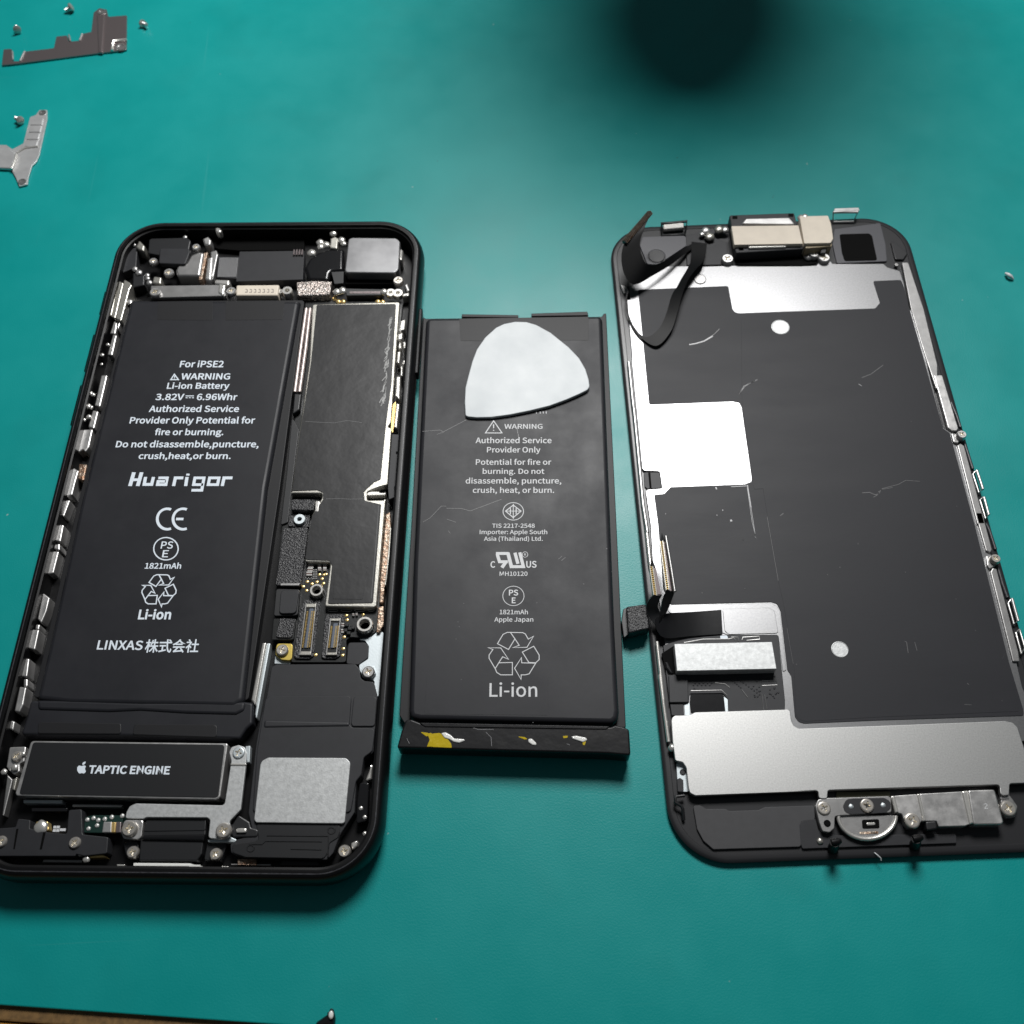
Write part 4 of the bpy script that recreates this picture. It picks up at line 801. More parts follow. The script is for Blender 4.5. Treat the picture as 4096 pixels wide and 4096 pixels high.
for v, x, y in ((vFH, 1243, 578), (vFH, 928, 896), (vFH, 1055, 820), (vFH, 57, 538), (vX, 1050, 1120), (vX, 395, 772), (vW, 1060, 1700), (vW, 470, 600), (vR, 1185, 1835), (vFH, 75, 1040), (vT, 990, 748), (vT, 1462, 702), (vT, 1442, 162), (vY, 1648, 658), (vFH, 608, 1820), (vX, 1302, 1528)):
    pstroke(bm, v((x-4, y), (x+4, y+3)), 3, 1.85, 'd')
printed('scratches', bm, scratchm, GFm)
bm = bmesh.new()
for v, pl, w in ((vQ, ((985, 1735), (1060, 1722), (1150, 1695), (1245, 1640)), 6), (vS, ((1490, 1352), (1500, 1420), (1512, 1490), (1530, 1600)), 4), (vS, ((1530, 1600), (1560, 1800), (1580, 1932)), 1.8), (vFH, ((100, 0), (150, 350), (190, 520)), 1.6), (vS, ((1140, 1375), (1150, 1400)), 5), (vS, ((1310, 1372), (1480, 1362)), 3), (vR, ((1170, 1825), (1200, 1845)), 3)): pstroke(bm, v(*pl), w, 1.855, 'd')
for x, y, r in ((1315, 1745, 10), (1220, 1630, 5), (1155, 1685, 4), (588, 1670, 3)):
    pstroke(bm, vS((x-r, y-r), (x, y+r)), r*0.8, 1.855, 'd')
printed('bright_marks', bm, scratchb, GFm)

# --- lower raised plate
slab('lower_plate', vU((235, 505), (245, 470), (278, 448), (440, 445), (498, 412), (1545, 380), (1562, 500), (1590, 560), (1650, 592), (1932, 582))+vY((0, 985), (1690, 920), (1790, 940), (1850, 1000), (1932, 1260))+[(4118, 3060), (4120, 3128)]+vV((1932, 372), (1815, 376), (1810, 470), (1740, 475), (1735, 385), (330, 430), (325, 500), (255, 500), (252, 432), (0, 440))+vU((1850, 1276), (500, 1332), (440, 1300), (425, 1250), (400, 1020), (360, 962), (278, 945), (250, 730)), 1.9, 2.75, plate2, DS, 'd', r=0.5, b=0.10)
slab('plate_tab', vV((258, 440), (326, 438), (326, 510), (256, 510)), 1.5, 2.3, steel_dk, DS, 'd', r=0.1, b=0.05)
slab('plate_tab', vV((1740, 400), (1812, 395), (1812, 500), (1742, 505)), 1.5, 2.3, steel_dk, DS, 'd', r=0.1, b=0.05)
slab('side_bracket', vU((290, 975), (340, 965), (390, 1000), (425, 1290), (308, 1288)), 1.2, 1.7, steel_lt, DS, 'd', r=0.3, b=0.05)
slab('bracket_patch', vU((300, 1150), (330, 1135), (368, 1160), (372, 1285), (308, 1288)), 1.5, 1.78, dark_pl, DS, 'd', r=0.2, b=0.03)
post(vU((362, 1072))[0], 1.6, 1.8, 13, 10, DS, 'd', 'bracket_eyelet', mat=dark_pl)
tube('wire_clip', [L(p, z, 'd') for p, z in zip(vU((380, 1332), (285, 1342), (278, 1405), (345, 1445), (362, 1480), (372, 1600)), (2.2, 2.4, 2.4, 2.3, 2.2, 1.6))], 0.28, black_pl, DS)
# --- flex board and driver shield in the pocket
slab('pocket_plate', vT((600, 890), (1750, 864), (1820, 900), (1850, 960), (1920, 1600), (1880, 1620), (1830, 1215), (1280, 1215), (620, 960)), 1.5, 1.84, grain, BP, 'd', r=0.4, b=0.05)
slab('pocket_pad', vT((1215, 925), (1715, 912), (1790, 945), (1830, 1195), (1285, 1208), (1240, 1170)), 1.7, 1.95, grain, BP, 'd', r=0.5, b=0.06)
FB = slab('flex_board', vT((560, 1330), (760, 1260), (1180, 1215), (1830, 1215), (1905, 1932))+vU((1490, 385), (860, 405), (860, 262), (800, 200), (440, 205), (430, 302), (215, 302), (180, 0)), 1.5, 1.95, dark_pl, DS, 'd', r=0.3, b=0.05)
slab('board_gap', vT((540, 1420), (680, 1330), (710, 1620), (850, 1640))+vU((200, 0), (190, -20)), 1.6, 1.97, void_bl, FB, 'd', r=0.2, b=0.01)
DV = slab('driver_shield', vT((682, 1312), (1762, 1290), (1812, 1588), (712, 1612)), 1.8, 4.1, matte_mt, FB, 'd', r=0.1, b=0.08)
slab('white_mark', vT((1188, 1222), (1265, 1218), (1278, 1252), (1192, 1258)), 1.8, 1.99, print_m, FB, 'd', r=0.2, b=0.01)
bm = bmesh.new()
R2 = random.Random(3)
vias = [(480+k*45+(r % 2)*20, 70+r*22) for r in range(3) for k in range(5)]+[(870+k*22, 30+k*18) for k in range(7)]+[(970+k*30, 40+int(k*22)) for k in range(9)]+[(1290+R2.random()*130, 130+R2.random()*140) for k in range(12)]+[(1110+R2.random()*110, 120+R2.random()*130) for k in range(10)]+[(490, 150), (510, 160), (1180, 70), (1300, 40), (1375, 15)]
for x, y in vias: add_lathe(bm, L(vU((x, y))[0], 2.0, 'd'), [(0.16, 1.9), (0.15, 1.98), (0.10, 2.03), (0, 2.05)], 10)
obj('board_vias', bm, dark_pl, FB)
bm = bmesh.new()
for pl in (((450, 175), (790, 168), (850, 225)), ((720, 85), (830, 100), (880, 140)), ((1235, 65), (1235, 118), (1405, 110), (1390, 60), (1235, 65)), ((1010, 160), (1080, 250)), ((1235, 215), (1250, 380)), ((1262, 215), (1290, 375))): add_tube(bm, [L(p, 1.96, 'd') for p in vU(*pl)], 0.09, 5)
for pl in (((1280, 1260), (1340, 1245), (1360, 1280)), ((1310, 1235), (1385, 1240), (1390, 1285)), ((1430, 1270), (1440, 1240), (1620, 1230)), ((1480, 1275), (1625, 1262), (1622, 1228)), ((790, 1300), (1000, 1262), (1280, 1258))): add_tube(bm, [L(p, 1.96, 'd') for p in vT(*pl)], 0.10, 5)
obj('board_traces', bm, steel_dk, FB)
slab('window_patch', vU((446, 212), (798, 208), (830, 260), (828, 402), (455, 412), (440, 300)), 1.6, 2.0, gloss_bl, FB, 'd', r=0.3, b=0.03)
slab('window_edge', vU((380, 335), (438, 308), (440, 446), (386, 446)), 1.5, 1.9, steel_lt, DS, 'd', r=0.1, b=0.03)
slab('window_edge', vU((814, 238), (858, 268), (862, 402), (832, 404)), 1.6, 2.02, steel_lt, DS, 'd', r=0.1, b=0.02)
slab('side_block', vU((205, 0), (418, 10), (425, 300), (215, 302)), 1.5, 2.3, dark_pl, DS, 'd', r=0.2, b=0.1)
slab('side_block', vU((222, 315), (370, 305), (378, 445), (240, 445)), 1.2, 1.9, dark_pl, DS, 'd', r=0.1, b=0.05)
slab('glue_lump', vT((570, 1510), (610, 1500), (680, 1640), (640, 1645), (585, 1580)), 1.5, 2.3, gloss_bl, DS, 'd', r=0.4, b=0.3, steps=3)
# --- side rails of the screen
tube('side_rail', [L(p, 1.9, 'd') for p in vS((180, 0), (225, 450), (240, 560), (300, 1180), (335, 1560), (385, 1880))], 0.36, steel, DS)
tube('side_rail', [L(p, 1.7, 'd') for p in vT((370, 0), (410, 380), (425, 480))], 0.40, shiny, DS)
tube('side_rail', [L(p, 2.0, 'd') for p in vT((490, 1290), (525, 1600), (560, 1932))], 0.34, shiny, DS)
tube('side_rail', [L(p, 2.0, 'd') for p in vU((108, 0), (150, 330), (205, 740))], 0.34, shiny, DS)
ball(vU((248, 800))[0], 2.4, 16, shiny, DS, 'd', 'rail_end', 0.8)
slab('corner_rail', vQ((215, 1060), (290, 1090), (330, 1160), (260, 1170)), 1.0, 1.7, steel_dk, DS, 'd', r=0.2, b=0.2)
slab('side_rail', vW((765, 0), (872, 0), (1080, 690), (1060, 722), (1000, 722), (950, 680)), 1.4, 2.1, steel, DS, 'd', r=0.3, b=0.12)
slab('side_rail', vR((1590, 650), (1650, 650), (1800, 1100), (1932, 1640), (1932, 1900), (1790, 1480), (1680, 1110)), 1.4, 2.05, steel_dk, DS, 'd', r=0.2, b=0.12)
slab('side_rail', vW((1070, 910), (1110, 885), (1160, 920), (1430, 1932), (1330, 1932)), 1.4, 2.1, steel_dk, DS, 'd', r=0.2, b=0.15)
slab('side_rail', vX((1300, 0), (1395, 0), (1520, 480), (1500, 520), (1440, 495)), 1.4, 2.1, steel_dk, DS, 'd', r=0.2, b=0.15)
slab('side_rail', vX((1500, 765), (1530, 715), (1580, 730), (1860, 1800), (1880, 1932), (1790, 1932)), 1.4, 2.1, steel_dk, DS, 'd', r=0.2, b=0.15)
slab('rail_lug', vW((985, 745), (1070, 760), (1120, 830), (1075, 890), (1020, 870)), 1.4, 2.2, steel_dk, DS, 'd', r=0.4, b=0.2)
slab('rail_lug', vX((1440, 560), (1520, 540), (1570, 690), (1490, 740), (1455, 680)), 1.4, 2.2, steel_dk, DS, 'd', r=0.4, b=0.2)
screw(vW((1130, 765))[0], 2.1, 20, DS, 'd', h=1.0, mat=steel); screw(vX((1570, 592))[0], 2.1, 21, DS, 'd', h=1.0)
def loop(name, px, z, r=0.2, m=None, zs=None):
    pts = [L(p, (zs[i] if zs else z), 'd') for i, p in enumerate(px)]
    return tube(name, pts+[pts[0], pts[1]], r, m or steel, DS, 8)
loop('edge_clip', vW((1268, 1290), (1310, 1240), (1395, 1490), (1345, 1525)), 1.9)
loop('edge_clip', vW((1360, 1622), (1405, 1585), (1468, 1820), (1432, 1862)), 1.9)
loop('edge_clip', vX((1725, 1178), (1768, 1120), (1850, 1410), (1800, 1445)), 1.9)
loop('edge_clip', vX((1825, 1560), (1875, 1520), (1945, 1760), (1895, 1828)), 1.9)
for v, a, b in ((vW, (1318, 1238), (1398, 1480)), (vW, (1412, 1588), (1474, 1815)), (vX, (1775, 1118), (1856, 1408))):
    tube('clip_spring', [L(p, 2.0, 'd') for p in v(a, b)], 0.3, steel, DS)
for v, pl in ((vW, ((985, 360), (1060, 540), (1105, 680))), (vW, ((1165, 905), (1215, 1060), (1265, 1220))), (vX, ((1440, 150), (1480, 230), (1560, 480))), (vX, ((1595, 725), (1650, 920), (1715, 1105)))):
    tube('edge_bead', [L(p, 1.4, 'd') for p in v(*pl)], 0.33, rim_wear, DS)
# --- lower frame, home button bracket
slab('lower_frame', vU((475, 1440), (560, 1440), (620, 1480), (830, 1478), (880, 1502), (1200, 1490), (1270, 1458), (1820, 1440), (1822, 1600), (1680, 1612), (1655, 1660), (1670, 1895), (700, 1925), (590, 1830), (520, 1700)), 1.0, 1.6, matte_gr, DS, 'd', r=0.5, b=0.08)
slab('frame_patch', vV((100, 705), (130, 675), (230, 665), (255, 760), (400, 800), (1200, 790), (1378, 786), (1382, 862), (122, 908), (105, 860)), 1.0, 1.6, dark_pl, DS, 'd', r=0.3, b=0.06)
HB = slab('home_button_bracket', vV((228, 560), (250, 508), (300, 495), (415, 492), (845, 478), (852, 612), (420, 638), (388, 645), (384, 740), (345, 776), (285, 765), (258, 690)), 1.2, 2.6, steel_dk, DS, 'd', r=0.5, b=0.1)
slab('bracket_slot', vV((452, 560), (480, 505), (540, 497), (790, 492), (842, 520), (845, 580), (800, 615), (520, 628), (470, 610)), 2.4, 2.68, dark_pl, HB, 'd', r=0.9, b=0.05)
screw(vV((300, 576))[0], 2.6, 27, HB, 'd', h=0.3); screw(vV((652, 554))[0], 2.68, 28, HB, 'd', h=0.35)
for c in ((520, 562), (782, 552)): ball(vV(c)[0], 2.68, 11, steel_lt, HB, 'd', 'locating_pin', 0.5)
post(vV((326, 700))[0], 2.5, 2.7, 15, 12, HB, 'd', 'bracket_eyelet', mat=void_bl)
HBt = slab('home_button', arc(vV((650, 640))[0], 118, 96, 178, 362, 26), 1.2, 2.2, steel_dk, DS, 'd', r=0, b=0.15, steps=3)
tube('button_rim', [L(p, 2.2, 'd') for p in arc(vV((650, 640))[0], 115, 93, 180, 360, 26)], 0.34, shiny, HBt)
slab('button_slot', vV((608, 672), (748, 666), (752, 742), (612, 746)), 2.0, 2.24, void_bl, HBt, 'd', r=0.3, b=0.02)
slab('slot_spring', vV((645, 695), (718, 692), (718, 715), (648, 718)), 2.1, 2.4, shiny, HBt, 'd', r=0.2, b=0.1)
slab('button_contacts', vV((588, 772), (742, 766), (740, 786), (592, 790)), 2.0, 2.26, copper, HBt, 'd', r=0.1, b=0.02)
slab('button_recess', vV((400, 445), (840, 440), (838, 480), (400, 492)), 1.2, 1.5, M('olive_flex', (0.06, 0.06, 0.035), rough=0.45), DS, 'd', r=0.1, b=0.04)
CB = slab('connector_cover', vV((848, 478), (1065, 462), (1092, 540), (1115, 660), (1090, 690), (1060, 735), (1000, 740), (962, 700), (935, 622), (880, 612)), 1.2, 2.8, steel, DS, 'd', r=0.4, b=0.1)
slab('cover_bend', vV((848, 476), (878, 474), (912, 612), (880, 614)), 2.4, 3.0, shiny, CB, 'd', r=0.1, b=0.2, steps=3)
screw(vV((1022, 678))[0], 2.8, 31, CB, 'd', h=0.35)
CC2 = slab('connector_cover', vV((1082, 460), (1425, 440), (1490, 708), (1450, 722), (1235, 728), (1218, 682), (1128, 684)), 1.2, 3.0, steel, DS, 'd', r=0.2, b=0.12)
slab('cover_bend', vV((1060, 460), (1085, 458), (1135, 682), (1108, 684)), 2.4, 3.15, shiny, CC2, 'd', r=0.1, b=0.2, steps=3)
CC3 = slab('connector_cover', vV((1475, 430), (1692, 424), (1765, 690), (1750, 708), (1520, 712)), 1.2, 3.5, steel, DS, 'd', r=0.4, b=0.2, steps=3)
slab('cover_bend', vV((1425, 438), (1475, 430), (1522, 700), (1488, 708)), 2.4, 3.3, shiny, CC3, 'd', r=0.1, b=0.25, steps=3)
bm = bmesh.new(); pstroke(bm, vV((1605, 545), (1622, 540), (1632, 552), (1618, 568), (1612, 580), (1640, 578)), 2.2, 3.52, 'd'); printed('stamped_number', bm, print_g, CC3)
slab('flex_tab', vV((1130, 688), (1216, 680), (1224, 745), (1138, 760)), 1.2, 3.2, black_pl, DS, 'd', r=0.3, b=0.2)
q = vV((1808, 590))[0]; slab('screw_plate', vV((1742, 480), (1815, 470), (1880, 560), (1860, 650), (1790, 660), (1750, 620)), 1.2, 2.2, steel_dk, DS, 'd', r=0.5, b=0.1)
screw(vV((1808, 578))[0], 2.2, 32, DS, 'd', h=0.6)
for p in ((395, 850), (1062, 822)):
    c0 = vV((p[0]-25, p[1]+60))[0]
    a = L(c0, 1.2, 'd'); t = L(vV((p[0]-10, p[1]+8))[0], 4.6, 'd'); u = L(vV((p[0]+42, p[1]-8))[0], 4.6, 'd')
    bm = bmesh.new(); add_tube(bm, [a, (a+t)/2+Vector((0, 0, 0.3)), t], [0.9, 0.8, 0.75], 12); add_tube(bm, [t-Vector((0.5, 0, 0)), (t+u)/2, u], [0.55, 0.6, 0.35], 10)
    obj('plastic_hook', bm, flex_bl, DS, 50)
ball(vV((268, 845))[0], 1.8, 13, tinned, DS, 'd', 'glue_bead')
tube('stray_fibre', [L(p, z, 'd') for p, z in zip(vV((710, 940), (740, 965), (762, 985), (765, 1005)), (1.4, 1.6, 1.5, 1.3))], 0.09, print_g, DS, 6)
# --- upper end
slab('sensor_plate', vQ((470, 545), (930, 530), (1000, 600), (960, 640), (640, 850), (520, 845), (440, 640)), 1.0, 1.55, M('reflection_grey', (0.07, 0.07, 0.08), rough=0.4, bump=0.1, bsc=3), DS, 'd', r=0.5, b=0.08)  # dark bezel area coloured lighter grey to carry its reflection
post(vQ((625, 760))[0], 1.5, 1.62, 40, 34, DS, 'd', 'round_pad', mat=gray_frame)
slab('sensor_plate', vQ((945, 520), (1090, 500), (1400, 600), (1420, 850), (960, 860)), 1.0, 1.6, dark_pl, DS, 'd', r=0.4, b=0.1)
slab('earpiece_shade', vQ((1480, 700), (1500, 850))+vR((640, 680), (765, 660), (770, 600), (640, 530)), 1.0, 1.5, void_bl, DS, 'd', r=0.2, b=0.05)  # near-black slab stands in for the shadow pit under the earpiece
EP = slab('earpiece_speaker', [vQ((1428, 305))[0], vR((548, 172))[0], vR((640, 520))[0], vQ((1500, 722))[0]], 1.2, 3.8, dark_pl, DS, 'd', r=0.4, b=0.2)
slab('speaker_label', [vQ((1452, 425))[0], vR((590, 292))[0], vR((632, 470))[0], vQ((1482, 632))[0]], 3.5, 4.7, cream, EP, 'd', r=0.2, b=0.1)
slab('speaker_grille', [vQ((1560, 400))[0], vQ((1610, 340))[0], vR((500, 215))[0], vR((560, 285))[0]], 3.0, 4.2, steel, EP, 'd', r=0.4, b=0.25, steps=3)
slab('speaker_spring', [vQ((1640, 625))[0], vR((100, 490))[0], vR((480, 470))[0], vR((470, 502))[0], vR((110, 512))[0], vQ((1640, 655))[0]], 3.0, 4.3, shiny, EP, 'd', r=0.3, b=0.2, steps=3)
for p in (vQ((1490, 330))[0], vQ((1560, 672))[0], vR((515, 195))[0], vR((580, 492))[0], vR((35, 520))[0]): slab('screw_pocket', [(p[0]-10, p[1]-6), (p[0]+10, p[1]-6), (p[0]+10, p[1]+6), (p[0]-10, p[1]+6)], 3.5, 3.84, void_bl, EP, 'd', r=0.15, b=0.01)
CM = slab('sensor_flex', vR((600, 205), (875, 198), (905, 280), (925, 420), (900, 462), (645, 468)), 1.5, 4.9, cream, DS, 'd', r=0.3, b=0.1)
slab('flex_edge', vR((650, 472), (915, 465), (910, 495), (660, 515)), 1.5, 4.2, M('tan_edge', (0.30, 0.24, 0.15), rough=0.5), CM, 'd', r=0.1, b=0.1)
slab('flex_leg', vR((830, 460), (885, 455), (850, 560), (800, 560)), 1.5, 3.6, black_pl, CM, 'd', r=0.2, b=0.1)
for v, p, r in ((vQ, (1410, 780), 25), (vR, (740, 560), 21), (vR, (840, 602), 24)): screw(v(p)[0], 1.8, r, DS, 'd', h=0.9, mat=steel)
ball(vR((690, 590))[0], 2.0, 20, steel_dk, DS, 'd', 'metal_bead')
for p, r in (((1215, 535), 20), ((1170, 470), 18), ((1320, 455), 20), ((1385, 460), 16), ((1130, 510), 12)): ball(vQ(p)[0], 2.6, r, tinned if r > 19 else steel, DS, 'd', 'metal_bead')
for p, r in (((620, 215), 16), ((655, 205), 14)): ball(vR(p)[0], 4.0, r, shiny, DS, 'd', 'metal_bead')
CBZ = slab('camera_bezel', vR((935, 330), (1380, 268), (1430, 470), (1445, 640), (960, 660), (920, 480)), 1.0, 1.55, M('bezel_grey', (0.075, 0.075, 0.085), rough=0.38, bump=0.1, bsc=3), DS, 'd', r=0.4, b=0.08)
slab('camera_window', vR((985, 378), (1270, 370), (1300, 395), (1350, 632), (1035, 640), (1008, 560)), 1.3, 1.58, void_bl, CBZ, 'd', r=0.6, b=0.02)
slab('window_film', vR((1040, 450), (1230, 440), (1262, 600), (1070, 610)), 1.4, 1.60, void_bl, CBZ, 'd', r=0.2, b=0.01)
slab('corner_piece', vR((1480, 452), (1510, 445), (1645, 560), (1605, 622), (1525, 622)), 1.0, 1.7, gray_frame, DS, 'd', r=0.4, b=0.15)
loop('top_clip', vR((922, 262), (1122, 258), (1168, 150), (925, 168)), 0, 0.34, steel, (1.4, 1.4, 3.4, 3.4))
slab('clip_plate', vR((925, 165), (940, 128), (1175, 120), (1170, 165)), 3.2, 3.6, steel, DS, 'd', r=0.1, b=0.1)
loop('top_clip', vQ((680, 535), (935, 520), (960, 375), (680, 400)), 0, 0.34, black_pl, (1.3, 1.3, 2.4, 2.4))
slab('clip_plate', vQ((695, 405), (925, 380), (930, 440), (700, 460)), 1.6, 2.4, shiny, DS, 'd', r=0.2, b=0.2)
# --- sensor flex standing up at the upper corner
def ribbon(name, up, lo, th, mat, parent, sub=6):
    def sample(c):
        out = []
        for i in range(len(c)-1):
            p0, p1, p2, p3 = c[max(i-1, 0)], c[i], c[i+1], c[min(i+2, len(c)-1)]
            for k in range(sub):
                t = k/sub
                out.append(0.5*((2*p1)+(p2-p0)*t+(2*p0-5*p1+4*p2-p3)*t*t+(3*p1-p0-3*p2+p3)*t*t*t))
        return out+[c[-1]]
    a, b = sample(up), sample(lo); bm = bmesh.new(); rows = []
    for i in range(len(a)):
        w = b[i]-a[i]; t = (a[min(i+1, len(a)-1)]-a[max(i-1, 0)])
        n = w.cross(t); n = n.normalized()*th/2 if n.length > 1e-6 else Vector((0, 0, th/2))
        rows.append([bm.verts.new(q) for q in (a[i]+n, b[i]+n, b[i]-n, a[i]-n)])
    for x, y in zip(rows, rows[1:]):
        for k in range(4): bm.faces.new((x[k], x[(k+1) % 4], y[(k+1) % 4], y[k]))
    bm.faces.new(rows[0][::-1]); bm.faces.new(rows[-1])
    return obj(name, bm, mat, parent, 50)
def pts(v, ps, zs): return [L(p, z, 'd') for p, z in zip(v(*ps), zs)]
SF = ribbon('sensor_cable_and_shade', pts(vQ, [(1060, 610), (960, 650), (800, 760), (620, 850), (505, 838), (440, 640), (490, 450), (562, 285)], [1.9, 2.4, 4.0, 5.5, 6.8, 8.5, 9.5, 10.0]),
            pts(vQ, [(1090, 680), (1000, 690), (800, 840), (600, 960), (370, 1070), (250, 900), (270, 610), (530, 275)], [1.9, 2.2, 3.4, 4.2, 4.6, 6.2, 8.8, 10.0]), 0.18, flex_bl, DS)
A, B = pts(vQ, [(268, 612), (556, 282)], [8.9, 10.1])
bm = bmesh.new(); d = B-A
add_tube(bm, [A, B], 0.55, 8); obj('cable_plug', bm, black_pl, SF)
bm = bmesh.new()
for k in range(22):
    c = A+d*((k+0.5)/22); add_tube(bm, [c+Vector((-0.55, 0.35, 0.2)), c+Vector((0.1, 0.1, 0.62)), c+Vector((0.5, -0.35, 0.2))], 0.14, 5)
obj('plug_pins', bm, copper, SF)
ribbon('sensor_cable_and_shade', pts(vQ, [(1010, 600), (1005, 800), (965, 900), (905, 1000), (850, 1100), (790, 1200), (730, 1400), (650, 1560), (530, 1650), (436, 1615), (345, 1480), (292, 1290), (312, 1150)], [2.2, 2.6, 2.8, 3.0, 3.1, 3.2, 3.2, 2.8, 2.4, 2.2, 2.2, 2.4, 3.0]),
       pts(vQ, [(1180, 620), (1150, 800), (1062, 900), (985, 1000), (940, 1100), (905, 1200), (850, 1400), (775, 1600), (620, 1750), (430, 1640), (332, 1490), (278, 1290), (300, 1140)], [2.2, 3.6, 4.2, 4.4, 4.4, 4.2, 3.8, 3.0, 2.5, 2.2, 2.2, 2.4, 3.0]), 0.15, flex_bl, DS)  # black strip; its wide lower sweep builds in the cable's soft shadow
# --- display connectors standing up at the side
FXW = ribbon('display_cable', pts(vT, [(1200, 938), (900, 960), (620, 975), (520, 1000), (470, 1040)], [2.1, 2.3, 2.9, 3.4, 3.6]), pts(vT, [(1215, 1205), (900, 1225), (640, 1250), (540, 1230), (480, 1150)], [2.1, 2.2, 2.6, 3.0, 3.4]), 0.2, gloss_bl, DS)
ribbon('display_cable', pts(vT, [(470, 1100), (400, 1000), (375, 880), (440, 780)], [3.2, 3.8, 5.0, 6.4]), pts(vT, [(560, 1040), (520, 960), (500, 880), (545, 770)], [3.2, 3.8, 5.2, 6.6]), 0.25, black_pl, DS)
ribbon('display_cable', pts(vT, [(500, 1110), (530, 960), (545, 850), (590, 715)], [3.2, 4.2, 5.4, 7.0]), pts(vT, [(590, 960), (610, 930), (650, 830), (685, 745)], [3.2, 4.2, 5.4, 7.0]), 0.3, black_pl, DS)
def plug(a0, a1, b0, b1, npin, zb, zt):
    """an upright board connector: long metal shell, gold contacts on its left face"""
    A0, A1, B0, B1 = [L(p, z, 'd') for p, z in zip(vT(a0, a1, b0, b1), (zt, zb, zt, zb))]
    bm = bmesh.new(); off = Vector((0, 0, -1.3))
    vs = [bm.verts.new(q) for q in (A0, A1, B1, B0, A0+off, A1+off, B1+off, B0+off)]
    for f in ((0, 1, 2, 3), (4, 5, 6, 7), (0, 1, 5, 4), (1, 2, 6, 5), (2, 3, 7, 6), (3, 0, 4, 7)): bm.faces.new([vs[i] for i in f])
    bmesh.ops.bevel(bm, geom=bm.edges[:], offset=0.1, segments=2, affect='EDGES')
    S = obj('display_plug', bm, pinkmt, DS)
    bm = bmesh.new(); d = A1-A0; w = (B0-A0)
    for k in range(npin):
        c = A0+d*((k+0.5)/npin)+w*0.05+Vector((0, 0, 0.10)); add_tube(bm, [c-w*0.05, c+w*0.42], abs(d.length)/npin*0.33, 5)
    obj('plug_pins', bm, gold, S)
    bm = bmesh.new()
    for t in (0.02, 0.5):
        add_tube(bm, [A0+w*t-d*0.01+Vector((0, 0, 0.12)), A1+w*t+Vector((0, 0, 0.12))], 0.14, 6)
    obj('plug_rails', bm, tinned, S)
    tip = A0+w*0.5-d.normalized()*1.6
    bm = bmesh.new(); v3 = [bm.verts.new(q) for q in (A0+w*0.1, A0+w*0.95, tip+Vector((0, 0, 0.3)), A0+w*0.5+off)]
    for f in ((0, 1, 2), (0, 1, 3), (1, 2, 3), (0, 2, 3)): bm.faces.new([v3[i] for i in f])
    obj('plug_tip', bm, black_pl, S)
plug((522, 185), (590, 722), (585, 180), (682, 738), 24, 7.0, 7.6)
plug((408, 455), (452, 775), (480, 470), (538, 768), 15, 6.4, 7.0)
tube('plug_stiffener', [L(p, 8.2, 'd') for p in vT((588, 125), (640, 430), (688, 735))], 0.3, steel_dk, DS)
FBK = slab('foam_block', vT((152, 900), (370, 870), (392, 1000), (410, 1140), (175, 1195)), 1.0, 3.6, rough_bl, DS, 'd', r=0.4, b=0.25, steps=3)
slab('block_plate', vT((118, 930), (160, 905), (182, 1200), (125, 1250), (100, 1060)), 0.6, 2.4, black_pl, FBK, 'd', r=0.2, b=0.1)

# ------------------------------------------------------------------ loose brackets and screws
def loose(name, px, z0, z1, mat, label, cat, fr='w', r=0.3):
    o = empty(name, fr, label, cat)
    return o, slab('plate', px, z0, z1, mat, o, fr, r=r, b=0.06)
B1, p1 = loose('metal_bracket', vZ((18, 628), (35, 475), (112, 472), (120, 590), (205, 592), (240, 498), (520, 465), (545, 352), (648, 342), (660, 402), (768, 392), (800, 325), (882, 308), (905, 120), (960, 78), (1030, 92), (1045, 162), (1225, 148), (1222, 478), (1100, 495), (980, 508), (150, 615)), 0.25, 0.55, pinkmt, 'dark pinkish steel bracket with stepped edge lying at the upper left corner of the mat', 'bracket')
slab('fold', vZ((935, 140), (1012, 140), (990, 505), (950, 505)), 0.4, 0.9, pinkmt, B1, 'w', r=0.1, b=0.25, steps=3)
tube('rib', [L(p, 0.7, 'w') for p in vZ((1085, 490), (1095, 400), (1225, 385))], 0.42, shiny, B1)
post(vZ((1165, 452))[0], 0.4, 0.75, 22, 13, B1, 'w', 'eyelet', mat=steel_dk); post(vZ((980, 110))[0], 0.4, 0.75, 17, 10, B1, 'w', 'eyelet', mat=steel_dk)
for a, b in (((120, 500), (125, 580)), ((238, 498), (195, 590)), ((665, 340), (680, 400)), ((795, 330), (770, 392))): tube('notch_edge', [L(p, 0.6, 'w') for p in vZ(a, b)], 0.25, steel, B1)
B2, p2 = loose('metal_bracket', vZ((-120, 1395), (60, 1400), (120, 1440), (225, 1385), (290, 1130), (345, 1110), (380, 1062), (455, 1060), (455, 1150), (378, 1500), (350, 1560), (308, 1600), (272, 1720), (265, 1780), (185, 1800), (155, 1720), (110, 1640), (-120, 1618)), 0.2, 0.5, bracket_m, 'grey steel bracket with four ribbed pads at the left edge of the mat', 'bracket')
slab('raised_arm', vZ((-120, 1440), (100, 1440), (160, 1490), (115, 1625), (-120, 1615)), 0.3, 0.95, bracket_m, B2, 'w', r=0.3, b=0.3, steps=3)
for k in range(4):
    y = 1145+k*70; x = 308-k*18
    pd = slab('ribbed_pad', vZ((x, y), (x+112, y-2), (x+96, y+58), (x-14, y+58)), 0.4, 0.75, bracket_m, B2, 'w', r=0.1, b=0.1)
tube('rib', [L(p, 0.6, 'w') for p in vZ((165, 1475), (240, 1430), (370, 1415))], 0.25, shiny, B2)
tube('rib', [L(p, 0.95, 'w') for p in vZ((160, 1490), (140, 1570), (112, 1630))], 0.3, shiny, B2)
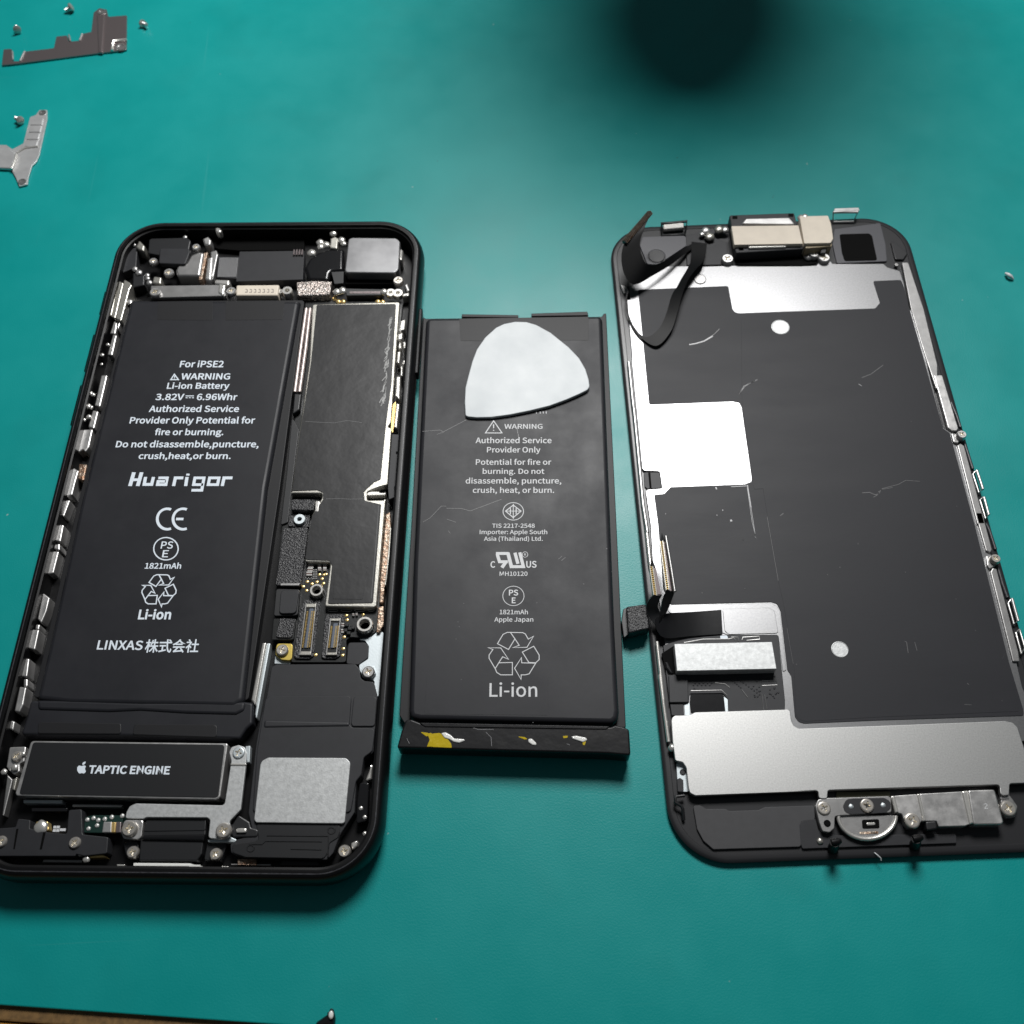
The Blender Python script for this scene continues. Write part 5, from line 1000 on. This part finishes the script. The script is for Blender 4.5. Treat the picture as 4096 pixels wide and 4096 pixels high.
post(vZ((212, 1752))[0], 0.35, 0.65, 17, 10, B2, 'w', 'eyelet', mat=steel_dk); post(vZ((410, 1085))[0], 0.35, 0.65, 15, 8, B2, 'w', 'eyelet', mat=steel_dk)
src = None
for (x, y), tilt, az, lab in (((168, 285), 0.5, 0.4, 'tiny silver screw above the stepped end of the pinkish bracket'), ((662, 100), 0.35, 1.8, 'tiny silver screw by itself at the top edge, above the pinkish bracket'),
                              ((1405, 250), 0.9, 4.0, 'tiny silver screw to the right of the pinkish bracket'), ((178, 1165), 0.55, 0.9, 'tiny silver screw beside the ribbed arm of the grey bracket')):
    if src is None:
        src = bpy.data.objects.new('loose_screw', None); COL.objects.link(src); src.empty_display_size = 1; src['category'] = 'screw'; src['group'] = 'loose screws on the mat'
        bm = bmesh.new(); add_lathe(bm, Vector((0, 0, 0)), [(0, 1.35), (0.75, 1.33), (0.95, 1.22), (1.0, 0.95), (0.95, 0.75), (0.5, 0.72)], 24); obj('screw_head', bm, screw_m, src)
        bm = bmesh.new(); add_lathe(bm, Vector((0, 0, 0)), [(0.5, 0.75)]+[(0.5-(k % 2)*0.1, 0.7-k*0.14) for k in range(11)]+[(0, -0.85)], 18); obj('screw_thread', bm, steel, src)
        o = src
    else:
        o = src.copy(); COL.objects.link(o)
        for ch in list(src.children):
            c = ch.copy(); COL.objects.link(c); c.parent = o
    o['label'] = lab
    p = W(*vZ((x, y))[0], 0.6); o.location = (p.x, p.y, 1.05); o.rotation_euler = (tilt+0.9, 0, az)
# --- crumbs on the mat
sc = bpy.data.objects.new('scrap', None); COL.objects.link(sc); sc['label'] = 'small white curled plastic scrap alone on the mat at right'; sc['category'] = 'scrap'
p = [W(*q, z) for q, z in zip(((4022, 1093), (4032, 1098), (4043, 1106), (4053, 1117)), (0.5, 0.9, 0.8, 0.3))]
tube('scrap_body', p, [0.25, 0.4, 0.4, 0.2], white_pl, sc, 8)
LP = bpy.data.objects.new('mat_clip', None); COL.objects.link(LP); LP['label'] = 'black lump with its white highlight modelled on, at the front edge of the mat'; LP['category'] = 'clip'
bm = bmesh.new(); add_prism(bm, fillet([W(*q, 1.2) for q in ((1258, 4090), (1275, 4078), (1308, 4055), (1318, 4030), (1330, 4035), (1338, 4070), (1335, 4120), (1262, 4120))], 0.5), 0.02, 1.2, 0.9, 4); obj('clip_body', bm, gloss_bl, LP)
c = W(1324, 4060, 1.4); bm = bmesh.new(); bmesh.ops.create_icosphere(bm, subdivisions=3, radius=1)
for v in bm.verts: v.co = Vector((c.x+v.co.x*0.38, c.y+v.co.y*0.6, 1.35+v.co.z*0.3))
obj('highlight_blob', bm, glue, LP)  # white blob modelled on as the lump's highlight

# ------------------------------------------------------------------ unseen barrel added to shade the far end of the mat
CASTER = bpy.data.objects.new('shadow_caster', None); COL.objects.link(CASTER); CASTER.location = (54, 273, 34); CASTER['label'] = 'unseen black barrel added above the far end of the mat to cast a soft round shadow'; CASTER['category'] = 'shadow_caster'
bm = bmesh.new(); add_lathe(bm, Vector((0, 0, 0)), [(0, 78), (35, 78), (39, 82), (40, 90), (40, 106), (24, 120), (22, 150), (0, 150)], 40); obj('barrel', bm, black_pl, CASTER)
bm = bmesh.new(); add_tube(bm, [(0, 0, 140), (0, 60, 150), (0, 160, 150)], 7, 16); obj('arm', bm, black_pl, CASTER)
